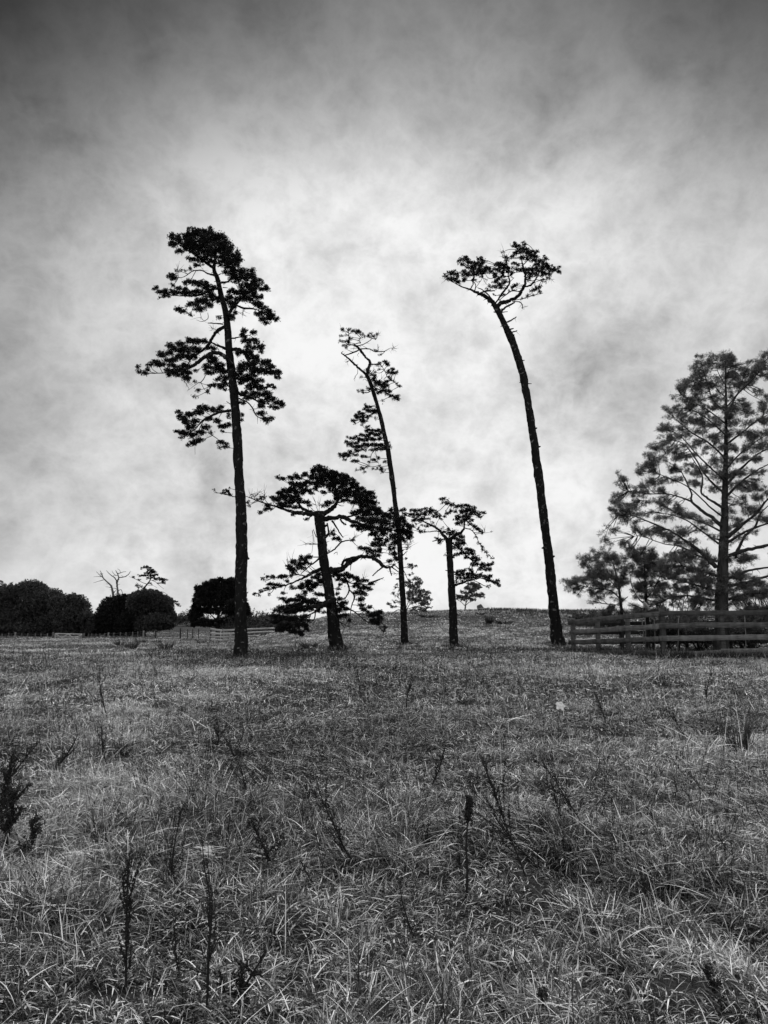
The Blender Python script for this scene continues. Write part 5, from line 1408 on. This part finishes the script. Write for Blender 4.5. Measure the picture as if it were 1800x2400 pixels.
# ------------------------------------------------------------------ weeds
def stem_points(base, tip, bow=.06, n=7):
    base, tip = np.asarray(base), np.asarray(tip)
    d = tip - base; l = np.linalg.norm(d)
    side = unit(np.cross(d, np.array([0, 1.0, 0])))
    s = rng.uniform(-1, 1)
    return np.array([base + d * f + side * math.sin(f * math.pi) * l * bow * s + rng.normal(0, .006, 3) * l for f in np.linspace(0, 1, n)])
def knobs(mb, pts, dens, r, spread):
    """small dry seed capsules strung along a stem"""
    pts = np.asarray(pts)
    l = np.linalg.norm(np.diff(pts, axis=0), axis=1).sum()
    n = max(2, int(l * dens))
    t = rng.uniform(0, 1, n) * (len(pts) - 1)
    i = np.minimum(t.astype(int), len(pts) - 2); f = (t - i)[:, None]
    c = pts[i] * (1 - f) + pts[i + 1] * f + rng.normal(0, spread, (n, 3))
    # irregular octahedra
    rr = r * rng.uniform(.55, 1.3, (n, 1, 1))
    off = np.array([(1, 0, 0), (0, 1, 0), (-1, 0, 0), (0, -1, 0), (0, 0, 1.3), (0, 0, -1.3)], float)[None] * rr + rng.normal(0, r * .15, (n, 6, 3))
    V = (c[:, None] + off).reshape(-1, 3)
    tri = np.array([(0, 1, 4), (1, 2, 4), (2, 3, 4), (3, 0, 4), (1, 0, 5), (2, 1, 5), (3, 2, 5), (0, 3, 5)])
    F = (np.arange(n)[:, None, None] * 6 + tri[None]).reshape(-1, 3)
    mb.add(V, F)
def weed(name, label, base, tip, w_=5, kind='dock', nb=6, spread=.35, dens=130, kn=.006, group='dark dry weed stalks in the near grass', leanY=0.0):
    bx, Y, bz = ground_at(*base)
    tp = P(tip[0], tip[1], Y + leanY)
    root = empty(name, (bx, Y, bz), label, 'weed', group)
    kn *= .62; w_ *= .9; nb = int(nb * 1.2); dens *= 1.0; spread *= 1.25
    st, sd = MB(), MB()
    k = Y / FPX
    p = stem_points((bx, Y, bz - .03), tp)
    l = np.linalg.norm(tp - p[0])
    r = w_ * k * .5
    q, rr = smooth_path(p, np.linspace(r, r * .35, len(p)), 3)
    tube(st, q, rr, 6, .2, 1)
    d = unit(tp - p[0])
    if kind == 'head':
        a = q[int(len(q) * .78):]
        knobs(sd, a, 900, kn * 1.1, k * 4.5)
        knobs(sd, a[:len(a) // 2], 500, kn, k * 8)
    else:
        knobs(sd, q[len(q) // 3:], dens * (1.0 if kind != 'bare' else .3), kn, k * 3)
        for j in range(nb):
            f = rng.uniform(.18, .8); o_ = q[int(f * (len(q) - 1))]
            dd = unit(d + rng.normal(0, spread, 3)); ll = l * rng.uniform(.2, .5) * (1.1 - f * .6)
            e_ = o_ + dd * ll
            b = stem_points(o_, e_, .1, 5)
            tube(st, b, np.linspace(r * .5, r * .2, 5), 5)
            knobs(sd, b, dens * 1.2, kn, k * 2.2)
            for m in range(2 if kind == 'fennel' else (3 if kind == 'bushy' else 0)):
                o2 = b[rng.integers(1, 4)]; e2 = o2 + unit(dd + rng.normal(0, spread * 1.2, 3)) * ll * rng.uniform(.3, .6)
                b2 = stem_points(o2, e2, .15, 4)
                tube(st, b2, np.linspace(r * .32, r * .15, 4), 4)
                knobs(sd, b2, dens * 1.3, kn * .9, k * 2)
    st.build('stem', M_weed, root)
    sd.build('seeds', M_weed, root)
    return root
W = [
 ('dry_weed', 'upright dock stalk with one thick black seed head, right of centre', (1093, 2108), (1101, 1868), 7, 'head', 0, .3, 100, .0135),
 ('dry_weed', 'tall leaning many-branched stalk just right of the single seed-headed dock', (1236, 2062), (1128, 1780), 5, 'fennel', 11, .22, 120, .006),
 ('dry_weed', 'leaning stalk sharing roots with the many-branched one, bent far left', (1308, 2056), (1165, 1925), 5, 'fennel', 5, .25, 110, .006),
 ('dry_weed', 'long thin stalk leaning left, farther right of the branched pair', (1386, 1956), (1262, 1765), 4, 'fennel', 8, .22, 100, .006),
 ('dry_weed', 'short forked stalk between the branched stalk and the long thin one', (1333, 1956), (1290, 1830), 3.5, 'dock', 4, .2, 110, .006),
 ('dry_weed', 'arching stalk with fine feathery side twigs in the middle foreground', (853, 2050), (738, 1820), 5, 'fennel', 10, .32, 110, .006),
 ('dry_weed', 'bushy dark leaning weed clump left of the arching stalk', (668, 2052), (590, 1912), 5, 'bushy', 12, .5, 130, .008),
 ('dry_weed', 'tall thin branching stalk above the bushy clump', (590, 1886), (510, 1705), 4, 'fennel', 9, .3, 90, .006),
 ('dry_weed', 'thin slanting stalk to the right of the tall branching one', (640, 1870), (568, 1782), 3, 'dock', 5, .25, 90, .006),
 ('dry_weed', 'very tall straight stalk rising from the bottom edge', (476, 2395), (472, 1962), 6, 'dock', 9, .28, 110, .006),
 ('dry_weed', 'thick upright knobbly stalk near the lower left', (298, 2325), (305, 2005), 7, 'dock', 6, .16, 260, .008),
 ('dry_weed', 'slim stalk bending right between the two tallest left stalks', (408, 2095), (430, 1880), 5, 'dock', 5, .16, 170, .006),
 ('dry_weed', 'sprawling dark weed leaning right at the bottom, beside the straight stalk', (523, 2350), (622, 2228), 8, 'bushy', 10, .6, 190, .009),
 ('dry_weed', 'stubby black seed head at the bottom edge right of centre', (1272, 2395), (1276, 2312), 6, 'bushy', 7, .25, 260, .009),
 ('dry_weed', 'dense black twiggy weed cut by the left edge', (16, 1995), (45, 1830), 7, 'bushy', 16, .34, 210, .009),
 ('dry_weed', 'slanting dark bundle of stems leaning right near the left edge', (112, 1818), (182, 1722), 5, 'bushy', 7, .2, 90, .006),
 ('dry_weed', 'long thin stems leaning right out of the left edge', (-6, 1850), (90, 1738), 5, 'bushy', 7, .16, 70, .005),
 ('dry_weed', 'thin dark stalk leaning left with two kinks, right of centre low down', (981, 2206), (934, 2060), 5, 'bare', 2, .3, 120, .006),
 ('dry_weed', 'thin stalk leaning left in the right half of the field', (1669, 1878), (1612, 1806), 3, 'dock', 3, .2, 90, .006),
 ('dry_weed', 'long low stalk lying towards the lower right edge', (1768, 2040), (1680, 1955), 5, 'bare', 2, .2, 70, .006),
 ('dry_weed', 'upright spindly stalk in the upper left grass', (256, 1690), (233, 1572), 3, 'dock', 7, .3, 80, .008),
 ('dry_weed', 'bushy dark weed above the tall branching stalk', (508, 1760), (508, 1680), 4, 'bushy', 9, .5, 80, .007),
 ('dry_weed', 'tall spindly stalk left of the short broken-topped pine', (952, 1672), (972, 1572), 3, 'fennel', 6, .25, 60, .008),
 ('dry_weed', 'spindly stalk standing below the broad gnarled pine', (845, 1640), (838, 1568), 3, 'dock', 5, .3, 60, .008),
 ('dry_weed', 'forked spindly stalk right of the white bloom', (1420, 1705), (1392, 1620), 3, 'fennel', 6, .3, 60, .008),
 ('dry_weed', 'dark stalk below the yard fence near the right edge', (1655, 1650), (1668, 1568), 3, 'fennel', 6, .3, 60, .009),
 ('dry_weed', 'branching dry stalk midway between the two left edge weeds and the bushy clump', (255, 1800), (238, 1700), 4, 'fennel', 8, .35, 90, .006),
 ('dry_weed', 'thin leaning stalk with open side twigs just left of the seed-headed dock', (1003, 1850), (1045, 1745), 4, 'fennel', 8, .4, 90, .006),
 ('dry_weed', 'second black twiggy weed crowding the clump cut by the left edge', (70, 2010), (85, 1900), 5, 'bushy', 12, .4, 170, .008),
 ('dry_weed', 'third black weed behind the clump cut by the left edge, tallest stem', (-12, 1950), (30, 1760), 5, 'bushy', 13, .3, 170, .008),
 ('dry_weed', 'low twiggy stalk sprawling below the arching feathery stalk', (760, 2090), (700, 2010), 4, 'fennel', 8, .5, 120, .006),
 ('dry_weed', 'fine dark stalk close beside the very tall straight one, half its height', (430, 2300), (412, 2150), 4, 'dock', 8, .3, 120, .006),
 ('dry_weed', 'dark sprawling weed low in the bottom right corner', (1700, 2330), (1640, 2260), 5, 'bushy', 9, .6, 120, .008),
 ('dry_weed', 'open branching stalk in the right foreground above the corner', (1540, 2150), (1500, 2040), 4, 'fennel', 8, .35, 100, .006),
 ('dry_weed', 'twiggy weed slanting left in the mid right field', (1615, 1740), (1560, 1660), 3, 'fennel', 6, .25, 60, .008),
]
for a in W:
    weed(a[0], a[1], a[2], a[3], a[4], a[5], a[6], a[7], a[8], a[9])
# dark upright rush tuft on the right
def rush(px, py, h, rx, n, label, cat='rush', group='dark rush tufts'):
    bx, Y, bz = ground_at(px, py)
    mb = MB()
    k = max(.003, Y / FPX * .5)
    for i in range(n):
        a = rng.uniform(0, 2 * math.pi); r = rx * math.sqrt(rng.uniform()) * .5
        b = np.array([bx + math.cos(a) * r, Y + math.sin(a) * r, bz - .03])
        l = h * rng.uniform(.5, 1.1)
        tip = b + np.array([math.cos(a) * rx * .7, math.sin(a) * rx * .7, l]) + rng.normal(0, .12, 3) * l
        m = (b + tip) / 2 + np.array([0, 0, .12 * l])
        tube(mb, [b, m, tip], [k, k * .8, k * .25], 3)
    mb.v = [np.concatenate(mb.v) - np.array([bx, Y, bz])]
    o = mb.build('rush_tuft', M_rush, None)
    o.location = (bx, Y, bz)
    return tag(o, label, cat, group)
M_rush = mat('dark_rush', plain(.07, .9))
for a in ((1733, 1765, .52, .2, 110, 'dark upright rush tuft in the grass near the right edge'),
          (279, 1514, .5, .4, 60, 'small dark rush tuft left of the larger pair, far left field'),
          (308, 1521, .62, .55, 80, 'tall dark rush tuft, largest below the leafy shelter tree'),
          (330, 1507, .5, .6, 60, 'blurry rush tuft right behind the largest one'),
          (388, 1522, .6, .55, 70, 'dark rush tuft in the far field left of the rail corner'),
          (367, 1508, .45, .5, 50, 'paler rush tuft up-slope of the one left of the rail corner'),
          (727, 1519, .4, .6, 110, 'squat dark tussock left of the gnarled pine foot'),
          (1147, 1462, .8, .45, 90, 'narrow upright rush below the hilltop rock'),
          (1127, 1440, .3, .6, 60, 'dark tuft just in front of the hilltop rock'),
          (1182, 1462, .4, .9, 90, 'wide dark rush tuft on the slope right of the rock'),
          (472, 1508, .35, .5, 50, 'dark tuft in front of the pale rail corner'),
          (1002, 1447, .35, .9, 80, 'small dark tussock on the slope between two pine trunks')):
    rush(*a)
# rush bed along the crest: nobody could count it
mb = MB()
n = 2000
pxs = rng.uniform(1140, 1420, n); Yr = rng.uniform(74, 96, n)
kp = vnoise(pxs * .05, Yr * .35, 5) > .45
pxs, Yr = pxs[kp], Yr[kp]
X = (pxs - CX) / FPX * Yr
Z = terrain(X, Yr)
cen = np.stack([X, Yr, Z - .03], -1)
tufts(mb, cen, np.tile([[0, 0, 1.0]], (len(cen), 1)), 4, .42, .03, .25)
pxs = rng.uniform(640, 1900, 3000); Yr = rng.uniform(86, 100, 3000); X = (pxs - CX) / FPX * Yr
cen = np.stack([X, Yr, terrain(X, Yr) - .03], -1)
tufts(mb, cen, np.tile([[0, 0, 1.0]], (len(cen), 1)), 2, .24, .03, .35)
tag(mb.build('rushes', M_rush, None, False, True), 'rough dark rushes scattered along the hill crest', 'rushes', kind='stuff')

# countless small dark seed heads on thin stems
mb = MB()
n = 14000
Y = np.sqrt(rng.uniform(7.5 ** 2, 38 ** 2, n)); X = rng.uniform(-1, 1, n) * (.55 * Y + 1.5)
f = vnoise(X * .25, Y * .25, 41) * .6 + vnoise(X * .9, Y * .9, 42) * .4
kp = rng.uniform(0, 1, n) < np.clip((f - .3) * 2.4, 0.03, 1) * np.clip((Y - 6) / 12, .12, 1)
X, Y = X[kp], Y[kp]; n = len(X)
Z = terrain(X, Y)
h = rng.uniform(.16, .42, n) * np.clip(1.3 - Y / 45, .5, 1.1)
lean = rng.normal(0, .12, (n, 2))
top = np.stack([X + lean[:, 0] * h, Y + lean[:, 1] * h, Z + h], -1)
base = np.stack([X, Y, Z], -1)
wd = np.maximum(.0012, Y * .00008)
s = np.array([1.0, 0, 0])
V = np.stack([base - s * wd[:, None], base + s * wd[:, None], top + s * wd[:, None] * .7, top - s * wd[:, None] * .7], 1).reshape(-1, 3)
mb.add(V, np.arange(n * 4).reshape(n, 4))
rr = np.maximum(.008, Y * .0006)[:, None, None] * rng.uniform(.6, 1.3, (n, 1, 1))
off = np.array([(1, 0, 0), (0, 1, 0), (-1, 0, 0), (0, -1, 0), (0, 0, 1.1), (0, 0, -1.1)], float)[None] * rr
V = (top[:, None] + off).reshape(-1, 3)
tri = np.array([(0, 1, 4), (1, 2, 4), (2, 3, 4), (3, 0, 4), (1, 0, 5), (2, 1, 5), (3, 2, 5), (0, 3, 5)])
mb.add(V, (np.arange(n)[:, None, None] * 6 + tri[None]).reshape(-1, 3))
# taller branching stems scattered among them
for i in range(900):
    Yq = rng.uniform(4.2, 30); Xq = rng.uniform(-1, 1) * (.55 * Yq + 1)
    if vnoise(np.array([Xq * .3]), np.array([Yq * .3]), 51)[0] < .42: continue
    b_ = np.array([Xq, Yq, float(terrain(Xq, Yq))]); hq = rng.uniform(.3, .75)
    tq = b_ + np.array([rng.normal(-.15, .22) * hq, rng.normal(0, .2) * hq, hq])
    kq = max(.0018, Yq * .00014)
    p_ = stem_points(b_, tq, .08, 5); tube(mb, p_, np.linspace(kq, kq * .5, 5), 3)
    for j in range(rng.integers(3, 8)):
        o_ = p_[rng.integers(1, 4)]; e_ = o_ + unit(unit(tq - b_) + rng.normal(0, .35, 3)) * hq * rng.uniform(.15, .45)
        q_ = stem_points(o_, e_, .1, 3); tube(mb, q_, np.linspace(kq * .7, kq * .4, 3), 3)
        knobs(mb, q_, 26, max(.005, Yq * .00028), kq * 2)
tag(mb.build('seed_heads', M_weed, None), 'countless small dark seed heads on thin stems through the meadow', 'weeds', kind='stuff')

# white bloom on a thin stem
bx, Y, bz = ground_at(1311, 1772)
root = empty('white_flower', (bx, Y, bz), 'single white trumpet bloom on a thin dark stem right of centre', 'flower')
tp = P(1313, 1655, Y)
mb = MB(); tube(mb, stem_points((bx, Y, bz), tp, .05), np.linspace(.004, .002, 7), 5); mb.build('stem', M_weed, root)
mb = MB()
na, nr = 30, 8
V = []
for i in range(nr):
    f = i / (nr - 1)
    for j in range(na):
        a = 2 * math.pi * j / na
        r = (.004 + .048 * f ** 1.6) * (1 + .16 * math.cos(5 * a) * f)
        V.append((math.cos(a) * r, math.sin(a) * r, .022 * f - .012 * f ** 4 * (1 + .8 * math.sin(5 * a + 1))))
V = np.array(V)
th = R(58); rx = np.array([[1, 0, 0], [0, math.cos(th), -math.sin(th)], [0, math.sin(th), math.cos(th)]])
V = V @ rx.T + tp
idx = np.arange(na * nr).reshape(nr, na)
mb.add(V, np.stack([idx[:-1], np.roll(idx[:-1], -1, 1), np.roll(idx[1:], -1, 1), idx[1:]], -1).reshape(-1, 4))
def fl(t, o):
    p = t.nodes.new('ShaderNodeBsdfPrincipled'); p.inputs['Base Color'].default_value = (.95,) * 3 + (1,); p.inputs['Roughness'].default_value = .6
    tr = t.nodes.new('ShaderNodeBsdfTranslucent'); tr.inputs['Color'].default_value = (.95,) * 3 + (1,)
    mx = t.nodes.new('ShaderNodeMixShader'); mx.inputs[0].default_value = .5
    t.links.new(p.outputs[0], mx.inputs[1]); t.links.new(tr.outputs[0], mx.inputs[2]); t.links.new(mx.outputs[0], o.inputs[0])
mb.build('petals', mat('white_petal', fl), root, True)

# bleached tuft of matted straw and a half-buried pale stone
bx, Y, bz = ground_at(470, 2035)
mb = MB()
n = 60
a = rng.normal(.2, .5, n)
cen = np.stack([rng.normal(0, .05, n), rng.normal(0, .035, n), rng.uniform(.08, .13, n)], -1)
tufts(mb, cen, np.stack([np.cos(a), np.sin(a) * .4, rng.normal(0, .12, n)], -1), 1, .08, .007, .1, np.full(n, 1.0))
o = mb.build('straw_tuft', M_grass, None, False, True); o.location = (bx, Y, bz)
tag(o, 'bleached matted straw tuft crossed by the very tall straight stalk', 'grass tuft')
